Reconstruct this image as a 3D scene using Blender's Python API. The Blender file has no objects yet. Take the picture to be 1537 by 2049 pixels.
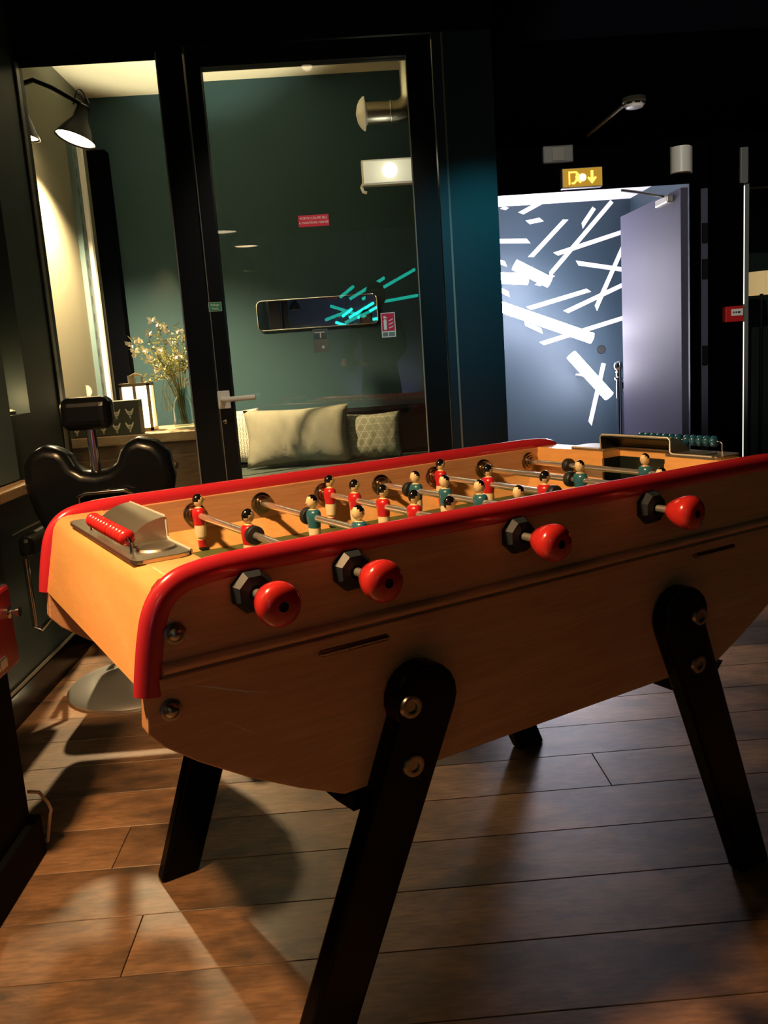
import bpy, bmesh, math, random
from mathutils import Vector, Matrix, Euler
random.seed(7)
PI = math.pi
SC = bpy.context.scene
COL = SC.collection

# ---------------------------------------------------------------- camera, world, exposure
cam_d = bpy.data.cameras.new('camera')
cam = bpy.data.objects.new('camera', cam_d)
COL.objects.link(cam)
R_ = Vector((0.99680693, -0.04116438, -0.06842105))
U_ = Vector((0.07458847, 0.17413509, 0.98189283))
W_ = Vector((0.0285045, 0.983861, -0.17664945))
M = Matrix.Identity(4)
for i in range(3):
    M[i][0], M[i][1], M[i][2] = R_[i], U_[i], -W_[i]
M[2][3] = 1.0956
cam.matrix_world = M
cam_d.sensor_fit = 'VERTICAL'
cam_d.sensor_height = 36.0
cam_d.sensor_width = 27.0
cam_d.lens = 1708.8 / 2049 * 36
cam_d.clip_start = 0.01
SC.camera = cam
world = bpy.data.worlds.new('night')
SC.world = world
world.use_nodes = True
world.node_tree.nodes['Background'].inputs[0].default_value = (0.012, 0.014, 0.018, 1)
world.node_tree.nodes['Background'].inputs[1].default_value = 0.3
SC.view_settings.view_transform = 'Standard'
SC.view_settings.look = 'None'
SC.view_settings.gamma = 1
SC.view_settings.use_curve_mapping = False
SC.view_settings.exposure = 0.0

# light strengths (W), used by the lamp builders below
WARM = (1.0, 0.59, 0.27)
P_TABLE = 340      # pendant over the black cabinet
P_BARBER = 700     # barber-room wall lamp
P_BARBER2 = 8
P_UP = 105        # uplighter added behind the glass to brighten its ceiling
P_DOOR = 44      # added ceiling spot, brightens the glazed door
P_EXIT = 200       # added ceiling spot, brightens the devices by the exit
P_TEALSPOT = 120  # added teal spot on the dark panel
E_REAR = 12       # rear pendants, emission
E_TUBE = 60       # corridor tubes emission
E_TEAL = 7

# ---------------------------------------------------------------- materials
MATS = {}
def nodes(m):
    m.use_nodes = True
    return m.node_tree.nodes, m.node_tree.links
def mat(name, col, rough=0.5, metal=0.0, coat=0.0, spec=0.5, bump=0.0, bscale=60, var=0.0, vscale=8):
    m = bpy.data.materials.new(name)
    n, l = nodes(m)
    b = n['Principled BSDF']
    b.inputs['Base Color'].default_value = (*col, 1)
    b.inputs['Roughness'].default_value = rough
    b.inputs['Metallic'].default_value = metal
    b.inputs['Coat Weight'].default_value = coat
    b.inputs['Coat Roughness'].default_value = 0.08
    b.inputs['Specular IOR Level'].default_value = spec
    tc = n.new('ShaderNodeTexCoord')
    if var:
        nz = n.new('ShaderNodeTexNoise'); nz.inputs['Scale'].default_value = vscale; nz.inputs['Detail'].default_value = 5
        l.new(tc.outputs['Object'], nz.inputs['Vector'])
        mx = n.new('ShaderNodeMix'); mx.data_type = 'RGBA'
        mx.inputs[6].default_value = (*[c * (1 - var) for c in col], 1)
        mx.inputs[7].default_value = (*[min(1, c * (1 + var)) for c in col], 1)
        l.new(nz.outputs['Fac'], mx.inputs[0]); l.new(mx.outputs[2], b.inputs['Base Color'])
    if bump:
        nb = n.new('ShaderNodeTexNoise'); nb.inputs['Scale'].default_value = bscale
        l.new(tc.outputs['Object'], nb.inputs['Vector'])
        bp = n.new('ShaderNodeBump'); bp.inputs['Strength'].default_value = bump; bp.inputs['Distance'].default_value = 0.01
        l.new(nb.outputs['Fac'], bp.inputs['Height']); l.new(bp.outputs[0], b.inputs['Normal'])
    MATS[name] = m
    return m
def emis(name, col, strength):
    m = bpy.data.materials.new(name)
    n, l = nodes(m)
    b = n['Principled BSDF']
    b.inputs['Base Color'].default_value = (*col, 1)
    b.inputs['Emission Color'].default_value = (*col, 1)
    b.inputs['Emission Strength'].default_value = strength
    MATS[name] = m
    return m
def glass(name, tint=(1, 1, 1), rough=0.0, ior=1.5):
    m = bpy.data.materials.new(name)
    n, l = nodes(m)
    for x in list(n):
        n.remove(x)
    o = n.new('ShaderNodeOutputMaterial'); t = n.new('ShaderNodeBsdfTransparent'); g = n.new('ShaderNodeBsdfGlossy')
    f = n.new('ShaderNodeFresnel'); mx = n.new('ShaderNodeMixShader')
    t.inputs[0].default_value = (*tint, 1); g.inputs['Roughness'].default_value = rough
    # the same reflectance on both faces of the thin sheet
    ge = n.new('ShaderNodeNewGeometry'); mr = n.new('ShaderNodeMapRange')
    mr.inputs[3].default_value = ior; mr.inputs[4].default_value = 1 / ior
    l.new(ge.outputs['Backfacing'], mr.inputs[0]); l.new(mr.outputs[0], f.inputs['IOR'])
    l.new(f.outputs[0], mx.inputs[0]); l.new(t.outputs[0], mx.inputs[1]); l.new(g.outputs[0], mx.inputs[2])
    l.new(mx.outputs[0], o.inputs[0])
    MATS[name] = m
    return m
def wood(name, c1, c2, rough=0.35, coat=0.0, scale=(1.2, 14, 14), dist=2.5, axis_random=False, patch=None, bump=0.15, fine=0.25):
    m = bpy.data.materials.new(name)
    n, l = nodes(m)
    b = n['Principled BSDF']
    tc = n.new('ShaderNodeTexCoord'); mp = n.new('ShaderNodeMapping')
    mp.inputs['Scale'].default_value = scale
    vec = tc.outputs['Object']
    if axis_random:
        oi = n.new('ShaderNodeObjectInfo')
        mm = n.new('ShaderNodeMath'); mm.operation = 'MULTIPLY'; mm.inputs[1].default_value = 37.0
        l.new(oi.outputs['Random'], mm.inputs[0])
        cb = n.new('ShaderNodeCombineXYZ')
        l.new(mm.outputs[0], cb.inputs[0]); l.new(mm.outputs[0], cb.inputs[1]); l.new(mm.outputs[0], cb.inputs[2])
        va = n.new('ShaderNodeVectorMath'); va.operation = 'ADD'
        l.new(vec, va.inputs[0]); l.new(cb.outputs[0], va.inputs[1]); vec = va.outputs[0]
    l.new(vec, mp.inputs['Vector'])
    nz = n.new('ShaderNodeTexNoise'); nz.inputs['Scale'].default_value = 2.2; nz.inputs['Detail'].default_value = 9
    nz.inputs['Roughness'].default_value = 0.62; nz.inputs['Distortion'].default_value = dist
    l.new(mp.outputs[0], nz.inputs['Vector'])
    rp = n.new('ShaderNodeValToRGB')
    rp.color_ramp.elements[0].position = 0.28; rp.color_ramp.elements[0].color = (*c1, 1)
    rp.color_ramp.elements[1].position = 0.72; rp.color_ramp.elements[1].color = (*c2, 1)
    l.new(nz.outputs['Fac'], rp.inputs[0])
    out = rp.outputs[0]
    if fine:
        mp2 = n.new('ShaderNodeMapping'); mp2.inputs['Scale'].default_value = (scale[0] * 3, scale[1] * 9, scale[2] * 9)
        l.new(vec, mp2.inputs['Vector'])
        nf = n.new('ShaderNodeTexNoise'); nf.inputs['Scale'].default_value = 3; nf.inputs['Detail'].default_value = 4
        l.new(mp2.outputs[0], nf.inputs['Vector'])
        hv = n.new('ShaderNodeMapRange'); hv.inputs[1].default_value = .3; hv.inputs[2].default_value = .7
        hv.inputs[3].default_value = 1 - fine; hv.inputs[4].default_value = 1 + fine * .5
        l.new(nf.outputs['Fac'], hv.inputs[0])
        mu = n.new('ShaderNodeMix'); mu.data_type = 'RGBA'; mu.blend_type = 'MULTIPLY'; mu.inputs[0].default_value = 1
        l.new(out, mu.inputs[6]); l.new(hv.outputs[0], mu.inputs[7]); out = mu.outputs[2]
    if patch:
        n2 = n.new('ShaderNodeTexNoise'); n2.inputs['Scale'].default_value = 6.5; n2.inputs['Detail'].default_value = 8
        n2.inputs['Roughness'].default_value = .65
        mp3 = n.new('ShaderNodeMapping'); mp3.inputs['Scale'].default_value = (.62, 1.25, 1)
        l.new(vec, mp3.inputs['Vector']); l.new(mp3.outputs[0], n2.inputs['Vector'])
        r2 = n.new('ShaderNodeValToRGB'); r2.color_ramp.elements[0].position = .46; r2.color_ramp.elements[1].position = .66
        l.new(n2.outputs['Fac'], r2.inputs[0])
        mx = n.new('ShaderNodeMix'); mx.data_type = 'RGBA'
        l.new(r2.outputs[0], mx.inputs[0]); l.new(out, mx.inputs[6]); mx.inputs[7].default_value = (*patch, 1)
        out = mx.outputs[2]
    if axis_random:
        mr = n.new('ShaderNodeMapRange'); mr.inputs[3].default_value = .68; mr.inputs[4].default_value = 1.25
        l.new(oi.outputs['Random'], mr.inputs[0])
        m3 = n.new('ShaderNodeMix'); m3.data_type = 'RGBA'; m3.blend_type = 'MULTIPLY'; m3.inputs[0].default_value = 1
        l.new(out, m3.inputs[6]); l.new(mr.outputs[0], m3.inputs[7]); out = m3.outputs[2]
    l.new(out, b.inputs['Base Color'])
    b.inputs['Roughness'].default_value = rough
    b.inputs['Coat Weight'].default_value = coat; b.inputs['Coat Roughness'].default_value = .1
    if bump:
        bp = n.new('ShaderNodeBump'); bp.inputs['Strength'].default_value = bump; bp.inputs['Distance'].default_value = .004
        l.new(nz.outputs['Fac'], bp.inputs['Height']); l.new(bp.outputs[0], b.inputs['Normal'])
    MATS[name] = m
    return m

wood('maple', (0.50, 0.24, 0.115), (0.64, 0.335, 0.165), rough=.42, coat=.25, scale=(1.0, 1, 7), dist=1.6, bump=0, fine=.14)
wood('maple_cover', (0.72, 0.375, 0.125), (0.82, 0.46, 0.165), rough=.30, coat=.5, scale=(6, 1.2, 6), dist=.8, bump=0, fine=.08)
wood('floor_wood', (0.175, 0.092, 0.045), (0.38, 0.21, 0.108), rough=.40, scale=(2.4, 4.5, 4.5), dist=.35, axis_random=True, patch=(.085, .055, .036), bump=.3, fine=.32)
wood('dark_wood', (0.10, 0.055, 0.03), (0.20, 0.12, 0.07), rough=.5, scale=(1.5, 12, 12))
wood('counter_wood', (0.32, 0.20, 0.10), (0.5, 0.34, 0.18), rough=.5, scale=(1.5, 12, 12))
mat('red_rail', (0.46, 0.020, 0.032), rough=.22, coat=.6)
mat('red_knob', (0.48, 0.022, 0.020), rough=.2, coat=.6)
mat('red_bead', (0.55, 0.02, 0.02), rough=.25, coat=.4)
mat('blue_bead', (0.01, 0.07, 0.13), rough=.25, coat=.4)
mat('black_gloss', (0.0015, 0.0015, 0.002), rough=.22, coat=.0, spec=.11)
mat('black_rubber', (0.012, 0.013, 0.015), rough=.5)
mat('hex_plastic', (0.016, 0.022, 0.028), rough=.45, spec=.3)
mat('chrome', (0.78, 0.78, 0.78), rough=.14, metal=1)
mat('rod_steel', (0.86, 0.84, 0.80), rough=.24, metal=.88)
mat('base_steel', (0.62, 0.62, 0.60), rough=.32, metal=.85)
mat('chrome_brown', (0.32, 0.25, 0.19), rough=.22, metal=1)
mat('aluminium', (0.52, 0.485, 0.41), rough=.38, metal=1, bump=.03, bscale=120)
mat('rim_bright', (0.80, 0.77, 0.70), rough=.35, metal=.5)
mat('brass_dark', (0.42, 0.33, 0.23), rough=.35, metal=1)
mat('bolt_steel', (0.32, 0.30, 0.26), rough=.3, metal=1)
mat('field_green', (0.085, 0.110, 0.028), rough=.6, var=.2)
mat('player_skin', (0.80, 0.62, 0.36), rough=.35, coat=.3)
mat('player_hair', (0.006, 0.005, 0.005), rough=.15, coat=.5)
mat('player_red', (0.52, 0.012, 0.02), rough=.3, coat=.4)
mat('player_blue', (0.020, 0.125, 0.18), rough=.3, coat=.4)
mat('player_short', (0.78, 0.66, 0.42), rough=.35, coat=.3)
mat('goal_dark', (0.008, 0.014, 0.011), rough=.3)
mat('black_frame', (0.003, 0.0035, 0.005), rough=.5, spec=.2)
mat('panel_blue', (0.010, 0.020, 0.034), rough=.4)
mat('black_matte', (0.0014, 0.0016, 0.0026), rough=1, spec=.0)
mat('bead_grey', (0.22, 0.21, 0.18), rough=.4)
mat('teal_wall', (0.024, 0.064, 0.078), rough=.9, var=.1, vscale=2)
mat('teal_panel', (0.085, 0.14, 0.15), rough=.6)
mat('left_wall_paint', (0.030, 0.050, 0.052), rough=.55, var=.25, vscale=5)
mat('cream', (0.74, 0.68, 0.52), rough=.8)
mat('niche_cream', (0.40, 0.36, 0.24), rough=.8)
mat('cream_wall', (0.14, 0.132, 0.092), rough=.8)
mat('corridor_blue', (0.016, 0.036, 0.054), rough=.6)
mat('door_blue', (0.080, 0.080, 0.130), rough=.6, spec=.3)
mat('white_paint', (0.85, 0.85, 0.85), rough=.6)
mat('white_plastic', (0.86, 0.84, 0.78), rough=.35)
mat('tape_white', (0.92, 0.92, 0.92), rough=.6)
mat('grey_plastic', (0.16, 0.17, 0.16), rough=.4)
mat('leather_black', (0.004, 0.005, 0.006), rough=.24, spec=.35, bump=.02, bscale=90)
mat('cabinet_black', (0.0015, 0.0015, 0.002), rough=.7, spec=.1)
mat('machine_red', (0.60, 0.02, 0.02), rough=.3, coat=.4)
mat('gum_red', (0.62, 0.03, 0.05), rough=.25, coat=.3)
mat('bee_box', (0.055, 0.052, 0.030), rough=.6)
mat('bee_cream', (0.85, 0.78, 0.54), rough=.6)
mat('linen', (0.20, 0.195, 0.145), rough=.95, bump=.25, bscale=260, var=.10, vscale=14)
mat('linen_dark', (0.25, 0.25, 0.18), rough=.95, bump=.25, bscale=260, var=.10, vscale=14)
mat('linen_white', (0.50, 0.49, 0.42), rough=.95)
mat('bench_green', (0.035, 0.050, 0.042), rough=.7)
mat('leaf_pale', (0.50, 0.50, 0.26), rough=.7, var=.3, vscale=30)
mat('leaf_olive', (0.26, 0.27, 0.10), rough=.7, var=.3, vscale=30)
mat('petal_white', (0.85, 0.83, 0.70), rough=.7)
mat('galv', (0.62, 0.60, 0.50), rough=.32, metal=1, bump=.04, bscale=40)
mat('mirror', (0.75, 0.78, 0.78), rough=.015, metal=1)
mat('sticker_red', (0.72, 0.02, 0.06), rough=.4)
mat('sticker_green', (0.05, 0.30, 0.12), rough=.4)
mat('sticker_grey', (0.20, 0.24, 0.20), rough=.5)
mat('white_print', (0.85, 0.85, 0.80), rough=.5)
mat('rope_dark', (0.03, 0.035, 0.05), rough=.8)
mat('violet_wall', (0.17, 0.15, 0.19), rough=.8, var=.3, vscale=6)
mat('cloth_dark', (0.010, 0.011, 0.011), rough=.9)
mat('skin', (0.55, 0.32, 0.22), rough=.5)
mat('cord_tan', (0.5, 0.33, 0.2), rough=.5)
mat('sign_dark', (0.06, 0.035, 0.005), rough=.4)
mat('room_dark', (0.02, 0.03, 0.028), rough=.7, var=.4, vscale=3)
m_ = mat('scuff_pale', (.95, .90, .84), rough=.8)
m_.node_tree.nodes['Principled BSDF'].inputs['Alpha'].default_value = .62
glass('pane', (0.93, 0.97, 0.95), ior=1.55)
glass('tank', (0.92, 0.94, 0.93), ior=1.45)
glass('vase_glass', (0.80, 0.88, 0.88), ior=1.5)
emis('bulb', (1.0, 0.72, 0.42), 22)
emis('pendant_glow', (1.0, 0.78, 0.50), 7)
emis('rear_glow', (1.0, 0.70, 0.42), E_REAR)
emis('violet_lens', (.5, .35, 1.0), 2)
emis('tube_white', (0.93, 0.88, 1.0), E_TUBE)
emis('tube_teal', (0.01, 0.66, 0.50), E_TEAL)
emis('lantern_glow', (1.0, 0.72, 0.42), 5.5)
emis('exit_glow', (1.0, 0.62, 0.08), 2.2)
emis('exit_bg', (0.50, 0.27, 0.015), 0.55)
emis('exit_core', (1.0, 0.72, 0.25), 6)
emis('fixture_glow', (1.0, 0.92, 0.72), 4)
emis('fixture_diffuser', (0.75, 0.70, 0.55), 0.45)
emis('led_strip', (1.0, 0.97, 0.85), 1.6)
emis('shade_glow', (0.85, 0.55, 0.25), 0.55)

# ---------------------------------------------------------------- mesh helpers
class MB:
    def __init__(s):
        s.bm = bmesh.new(); s.mi = 0
    def _mark(s, n0):
        s.bm.faces.ensure_lookup_table()
        for f in s.bm.faces[n0:]:
            f.material_index = s.mi
    def box(s, x0, x1, y0, y1, z0, z1):
        n0 = len(s.bm.faces)
        v = [s.bm.verts.new((x, y, z)) for x in (x0, x1) for y in (y0, y1) for z in (z0, z1)]
        for q in ((0, 1, 3, 2), (4, 6, 7, 5), (0, 4, 5, 1), (2, 3, 7, 6), (0, 2, 6, 4), (1, 5, 7, 3)):
            s.bm.faces.new([v[i] for i in q])
        s._mark(n0); return s
    def prism(s, pts, a0, a1, axis='y'):
        n0 = len(s.bm.faces)
        def P(u, w, a):
            return {'y': (u, a, w), 'x': (a, u, w), 'z': (u, w, a)}[axis]
        A = [s.bm.verts.new(P(u, w, a0)) for u, w in pts]
        B = [s.bm.verts.new(P(u, w, a1)) for u, w in pts]
        n = len(pts)
        for i in range(n):
            s.bm.faces.new((A[i], A[(i + 1) % n], B[(i + 1) % n], B[i]))
        s.bm.faces.new(A[::-1]); s.bm.faces.new(B)
        s._mark(n0); return s
    def tube(s, path, r, n=10, closed=False, cap=True, ry=None):
        n0 = len(s.bm.faces)
        path = [Vector(p) for p in path]
        rr = r if isinstance(r, (list, tuple)) else [r] * len(path)
        rings = []; up = None
        for i, p in enumerate(path):
            if closed:
                t = path[(i + 1) % len(path)] - path[i - 1]
            else:
                t = path[min(i + 1, len(path) - 1)] - path[max(i - 1, 0)]
            t.normalize()
            if up is None:
                up = Vector((0, 0, 1)) if abs(t.z) < .9 else Vector((0, 1, 0))
            a = t.cross(up).normalized(); b = a.cross(t).normalized(); up = b
            k = ry / r if ry and not isinstance(r, (list, tuple)) else 1
            rings.append([s.bm.verts.new(p + a * math.cos(2 * PI * j / n) * rr[i] * k + b * math.sin(2 * PI * j / n) * rr[i]) for j in range(n)])
        m = len(rings)
        for i in range(m if closed else m - 1):
            A, B = rings[i], rings[(i + 1) % m]
            for j in range(n):
                s.bm.faces.new((A[j], A[(j + 1) % n], B[(j + 1) % n], B[j]))
        if cap and not closed:
            s.bm.faces.new(rings[0][::-1]); s.bm.faces.new(rings[-1])
        s._mark(n0); return s
    def lathe(s, prof, o=(0, 0, 0), d=(0, 0, 1), n=20, ang=2 * PI):
        """prof: list of (r, h) along direction d from o"""
        n0 = len(s.bm.faces)
        o = Vector(o); d = Vector(d).normalized()
        up = Vector((0, 0, 1)) if abs(d.z) < .9 else Vector((1, 0, 0))
        a = d.cross(up).normalized(); b = a.cross(d).normalized()
        rings = []
        for r, h in prof:
            if r < 1e-6:
                rings.append([s.bm.verts.new(o + d * h)])
            else:
                rings.append([s.bm.verts.new(o + d * h + (a * math.cos(2 * PI * j / n) + b * math.sin(2 * PI * j / n)) * r) for j in range(n)])
        for A, B in zip(rings[:-1], rings[1:]):
            for j in range(n):
                k = (j + 1) % n
                if len(A) == 1 and len(B) == 1: continue
                if len(A) == 1: s.bm.faces.new((A[0], B[k], B[j]))
                elif len(B) == 1: s.bm.faces.new((A[j], A[k], B[0]))
                else: s.bm.faces.new((A[j], A[k], B[k], B[j]))
        s._mark(n0); return s
    def ball(s, c, r, n=14, m=9, sc=(1, 1, 1)):
        n0 = len(s.bm.faces); v0 = len(s.bm.verts)
        s.lathe([(r * math.sin(PI * i / m), -r * math.cos(PI * i / m)) for i in range(m + 1)], (0, 0, 0), (0, 0, 1), n)
        s.bm.verts.ensure_lookup_table()
        for v in s.bm.verts[v0:]:
            v.co = Vector((v.co.x * sc[0], v.co.y * sc[1], v.co.z * sc[2])) + Vector(c)
        s._mark(n0); return s
    def poly(s, pts):
        n0 = len(s.bm.faces)
        s.bm.faces.new([s.bm.verts.new(p) for p in pts]); s._mark(n0); return s
    def mesh(s, name, mats, smooth=False, angle=40):
        bmesh.ops.recalc_face_normals(s.bm, faces=s.bm.faces)
        me = bpy.data.meshes.new(name)
        s.bm.to_mesh(me); s.bm.free()
        for m in (mats if isinstance(mats, (list, tuple)) else [mats]):
            me.materials.append(MATS[m])
        if smooth:
            me.polygons.foreach_set('use_smooth', [True] * len(me.polygons))
            try:
                me.set_sharp_from_angle(angle=math.radians(angle))
            except Exception:
                pass
        return me
def link(name, data, parent=None, loc=None, rot=None):
    o = bpy.data.objects.new(name, data); COL.objects.link(o)
    if parent is not None: o.parent = parent
    if loc is not None: o.location = loc
    if rot is not None: o.rotation_euler = rot
    return o
def build(mb, name, mats, parent=None, smooth=False, loc=None, rot=None, bevel=0, seg=2, subs=0):
    o = link(name, mb.mesh(name, mats, smooth), parent, loc, rot)
    if bevel:
        b = o.modifiers.new('bevel', 'BEVEL'); b.width = bevel; b.segments = seg; b.limit_method = 'ANGLE'; b.angle_limit = math.radians(35)
    if subs:
        q = o.modifiers.new('subdivision', 'SUBSURF'); q.levels = subs; q.render_levels = subs
    return o
def tag(o, label, cat, group=None):
    o['label'] = label; o['category'] = cat
    if group: o['group'] = group
    return o
def thing(name, label, cat, loc=(0, 0, 0), rz=0, group=None):
    return tag(link(name, None, None, loc, (0, 0, rz)), label, cat, group)
def struct(o, label=None, cat=None):
    o['kind'] = 'structure'
    if label: o['label'] = label
    if cat: o['category'] = cat
    return o
def light(name, kind, loc, power, col, parent=None, radius=.05, target=None, angle=None, blend=.5):
    d = bpy.data.lights.new(name, kind); d.energy = power; d.color = col; d.shadow_soft_size = radius
    if kind == 'SPOT':
        d.spot_size = math.radians(angle); d.spot_blend = blend
    o = link(name, d, parent, loc)
    if target is not None:
        o.rotation_euler = (Vector(target) - Vector(loc)).to_track_quat('-Z', 'Y').to_euler()
    return o
def text(s, name, m, size, parent, loc, rot, align='CENTER', depth=.0006):
    c = bpy.data.curves.new(name, 'FONT'); c.body = s; c.size = size; c.align_x = align; c.align_y = 'CENTER'; c.extrude = depth
    t = bpy.data.objects.new(name + '_src', c); COL.objects.link(t)
    bpy.context.view_layer.update()
    me = bpy.data.meshes.new_from_object(t.evaluated_get(bpy.context.evaluated_depsgraph_get()))
    bpy.data.objects.remove(t); me.materials.clear(); me.materials.append(MATS[m]); me.name = name
    return link(name, me, parent, loc, rot)

# ================================================================ STRUCTURE
PY = 3.5          # glazed partition
BY = 5.5          # back wall of the room behind the glass
DY = 5.0          # doorway wall
CEIL = 2.70
# floor with planks
fl = struct(build(MB().box(-1.17, 3.2, -4.2, 5.05, -.06, -.0125), 'floor', 'floor_wood'), 'worn brown wood plank floor', 'floor')
PW = 0.18; PL = 2.05
plank_me = {}
def plank(x0, x1, y0, y1):
    w = round(x1 - x0, 3)
    if w not in plank_me:
        g = .0009; mb = MB(); a, bb = w / 2 - g, PW / 2 - g; c = .0010
        bm = mb.bm
        lo = [bm.verts.new(p) for p in ((-a, -bb, -.012), (a, -bb, -.012), (a, bb, -.012), (-a, bb, -.012))]
        md = [bm.verts.new(p) for p in ((-a, -bb, -c), (a, -bb, -c), (a, bb, -c), (-a, bb, -c))]
        hi = [bm.verts.new(p) for p in ((-a + c, -bb + c, 0), (a - c, -bb + c, 0), (a - c, bb - c, 0), (-a + c, bb - c, 0))]
        for A, B in ((lo, md), (md, hi)):
            for i in range(4):
                bm.faces.new((A[i], A[(i + 1) % 4], B[(i + 1) % 4], B[i]))
        bm.faces.new(hi)
        plank_me[w] = mb.mesh('plank', 'floor_wood')
    link('plank', plank_me[w], fl, ((x0 + x1) / 2, (y0 + y1) / 2, 0))
row = 0
y = 1.253 - PW * 3
joint = {4: -.508, 5: 1.02, 6: -.622, 7: .582, 3: .9, 8: -.2}   # end joints seen in the photo (row -> x)
while y < 5.0:
    j = joint.get(row, j) if row in joint else random.uniform(0, PL)
    x = j - math.ceil((j + 1.17) / PL) * PL
    while x < 3.0:
        a, b2 = max(x, -1.169), min(x + PL, 3.0)
        if b2 - a > .03: plank(a, b2, y, y + PW)
        x += PL
    y += PW; row += 1

struct(build(MB().box(-1.3, 3.3, -4.3, PY + .08, CEIL, CEIL + .1), 'ceiling', 'black_matte'), 'black painted ceiling above the room', 'ceiling')
struct(build(MB().box(.56, 3.3, PY + .0801, DY + .1, 2.25, 2.35), 'ceiling', 'black_matte'), 'lower black ceiling in front of the exit doorway', 'ceiling')
struct(build(MB().box(.636, 3.3, PY + .01, PY + .08, 2.25, CEIL), 'wall_back', 'black_matte'), 'black bulkhead above the passage to the exit', 'wall')
struct(build(MB().box(-1.3, 3.3, -4.3, -4.2, 0, CEIL), 'wall_rear', 'violet_wall'), 'violet grey wall behind the photographer', 'wall')
struct(build(MB().box(3.2, 3.3, -4.2, DY + .1, 0, CEIL), 'wall_right', 'black_frame'), 'black wall on the right side', 'wall')
# left wall with a niche added to hold a warm glow: Y 2.96..3.18, z .99..2.30
wl = MB().box(-1.27, -1.17, -4.2, 2.96, 0, CEIL).box(-1.27, -1.17, 3.18, PY, 0, CEIL).box(-1.27, -1.17, 2.96, 3.18, 0, .99).box(-1.27, -1.17, 2.96, 3.18, 2.3, CEIL)
wl = struct(build(wl, 'wall_left', 'left_wall_paint'), 'dark teal painted side wall at the left', 'wall')
build(MB().box(-1.28, -1.2702, 2.94, 3.20, .97, 2.32), 'niche', 'niche_cream', wl)
bb = struct(build(MB().box(-1.17, -1.155, -4.2, PY - .09, 0, .105), 'baseboard_left', 'black_gloss'), 'black baseboard along the left wall', 'baseboard')
tr = struct(build(MB().tube([(-1.162, -4.0, .112), (-1.162, PY - .09, .112)], .006, 8), 'trim_1', 'bead_grey', smooth=True), 'thin pale trim on top of the black baseboard', 'trim')
tp = struct(build(MB().box(-1.17, -1.152, 2.2, 2.95, .775, 1.25), 'trim_2', 'teal_panel'), 'pale teal panel on the left wall', 'wall panel')
lg = struct(build(MB().box(-1.17, -1.09, 2.2, 2.97, .735, .77), 'trim_3', 'counter_wood', bevel=.004), 'pale wooden ledge under the teal wall panel', 'ledge')

# ---- glazed partition at Y = 3.5
wb = MB().box(-1.27, .635, PY, PY + .08, 2.30, CEIL)               # header
wb.box(-1.2, -1.166, PY, PY + .08, 0, 2.30)                        # left post
wb.box(-.636, -.54, PY, PY + .08, 0, 2.30)                         # post window/door
struct(build(wb, 'wall_back', 'black_frame'), 'black frame of the glazed partition', 'wall')
struct(build(MB().box(.407, .44, PY, PY + .08, 0, 2.30).box(.447, .635, PY + .004, PY + .08, 0, 2.30), 'wall_back', 'panel_blue'), 'dark blue panel between glazed door and exit passage', 'wall')
struct(build(MB().box(.56, .635, PY + .08, BY + .08, 0, 2.9), 'wall_inner', 'black_frame'), 'dark return wall beside the exit passage', 'wall')
# window
w1 = struct(link('window_1', None, None, (0, PY, 0)), 'tall fixed window with black frame beside the glazed door', 'window')
build(MB().box(-1.166, -.636, .0, .08, 0, .22).box(-1.166, -.636, 0, .08, 2.285, 2.30), 'window_frame', 'black_matte', w1)
build(MB().box(-1.166, -.636, .03, .042, .22, 2.285), 'pane', 'pane', w1)
g = MB()
g.box(-1.166, -1.161, -.004, .028, .22, 2.285).box(-.641, -.636, -.004, .028, .22, 2.285)
build(g, 'glazing_bead', 'bead_grey', w1)
# glazed door
d1 = struct(link('door_1', None, None, (0, PY, 0)), 'black framed glazed fire door with white lever handle', 'door')
f = MB().box(-.53, -.475, -.01, .05, .01, 2.29).box(.305, .40, -.01, .05, .01, 2.29).box(-.475, .305, -.01, .05, .01, .18).box(-.475, .305, -.01, .05, 2.222, 2.29)
build(f, 'door_leaf_frame', 'black_frame', d1)
build(MB().box(-.475, .305, .012, .024, .18, 2.222), 'pane', 'pane', d1)
g = MB().box(.302, .305, -.013, .011, .18, 2.222).box(-.5315, -.529, -.012, 0, .01, 2.29).box(.4395, .4475, .0005, .004, 0, 2.30)
build(g, 'glazing_bead', 'bead_grey', d1)
h = build(MB().box(-.535, -.485, -.018, -.0102, .940, 1.012), 'handle_rose', 'white_plastic', d1, bevel=.006)
hb = MB().tube([(-.51, -.018, .978), (-.51, -.058, .978), (-.495, -.066, .978), (-.378, -.066, .980)], .0105, 10)
hl = build(hb, 'handle', 'white_plastic', d1, smooth=True); hl['label'] = 'white lever handle'
build(MB().lathe([(0, 0), (.010, 0), (.010, .006), (.007, .008), (0, .008)], (-.513, -.0105, .888), (0, -1, 0), 16), 'lock_cylinder', 'bolt_steel', d1, smooth=True)
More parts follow.
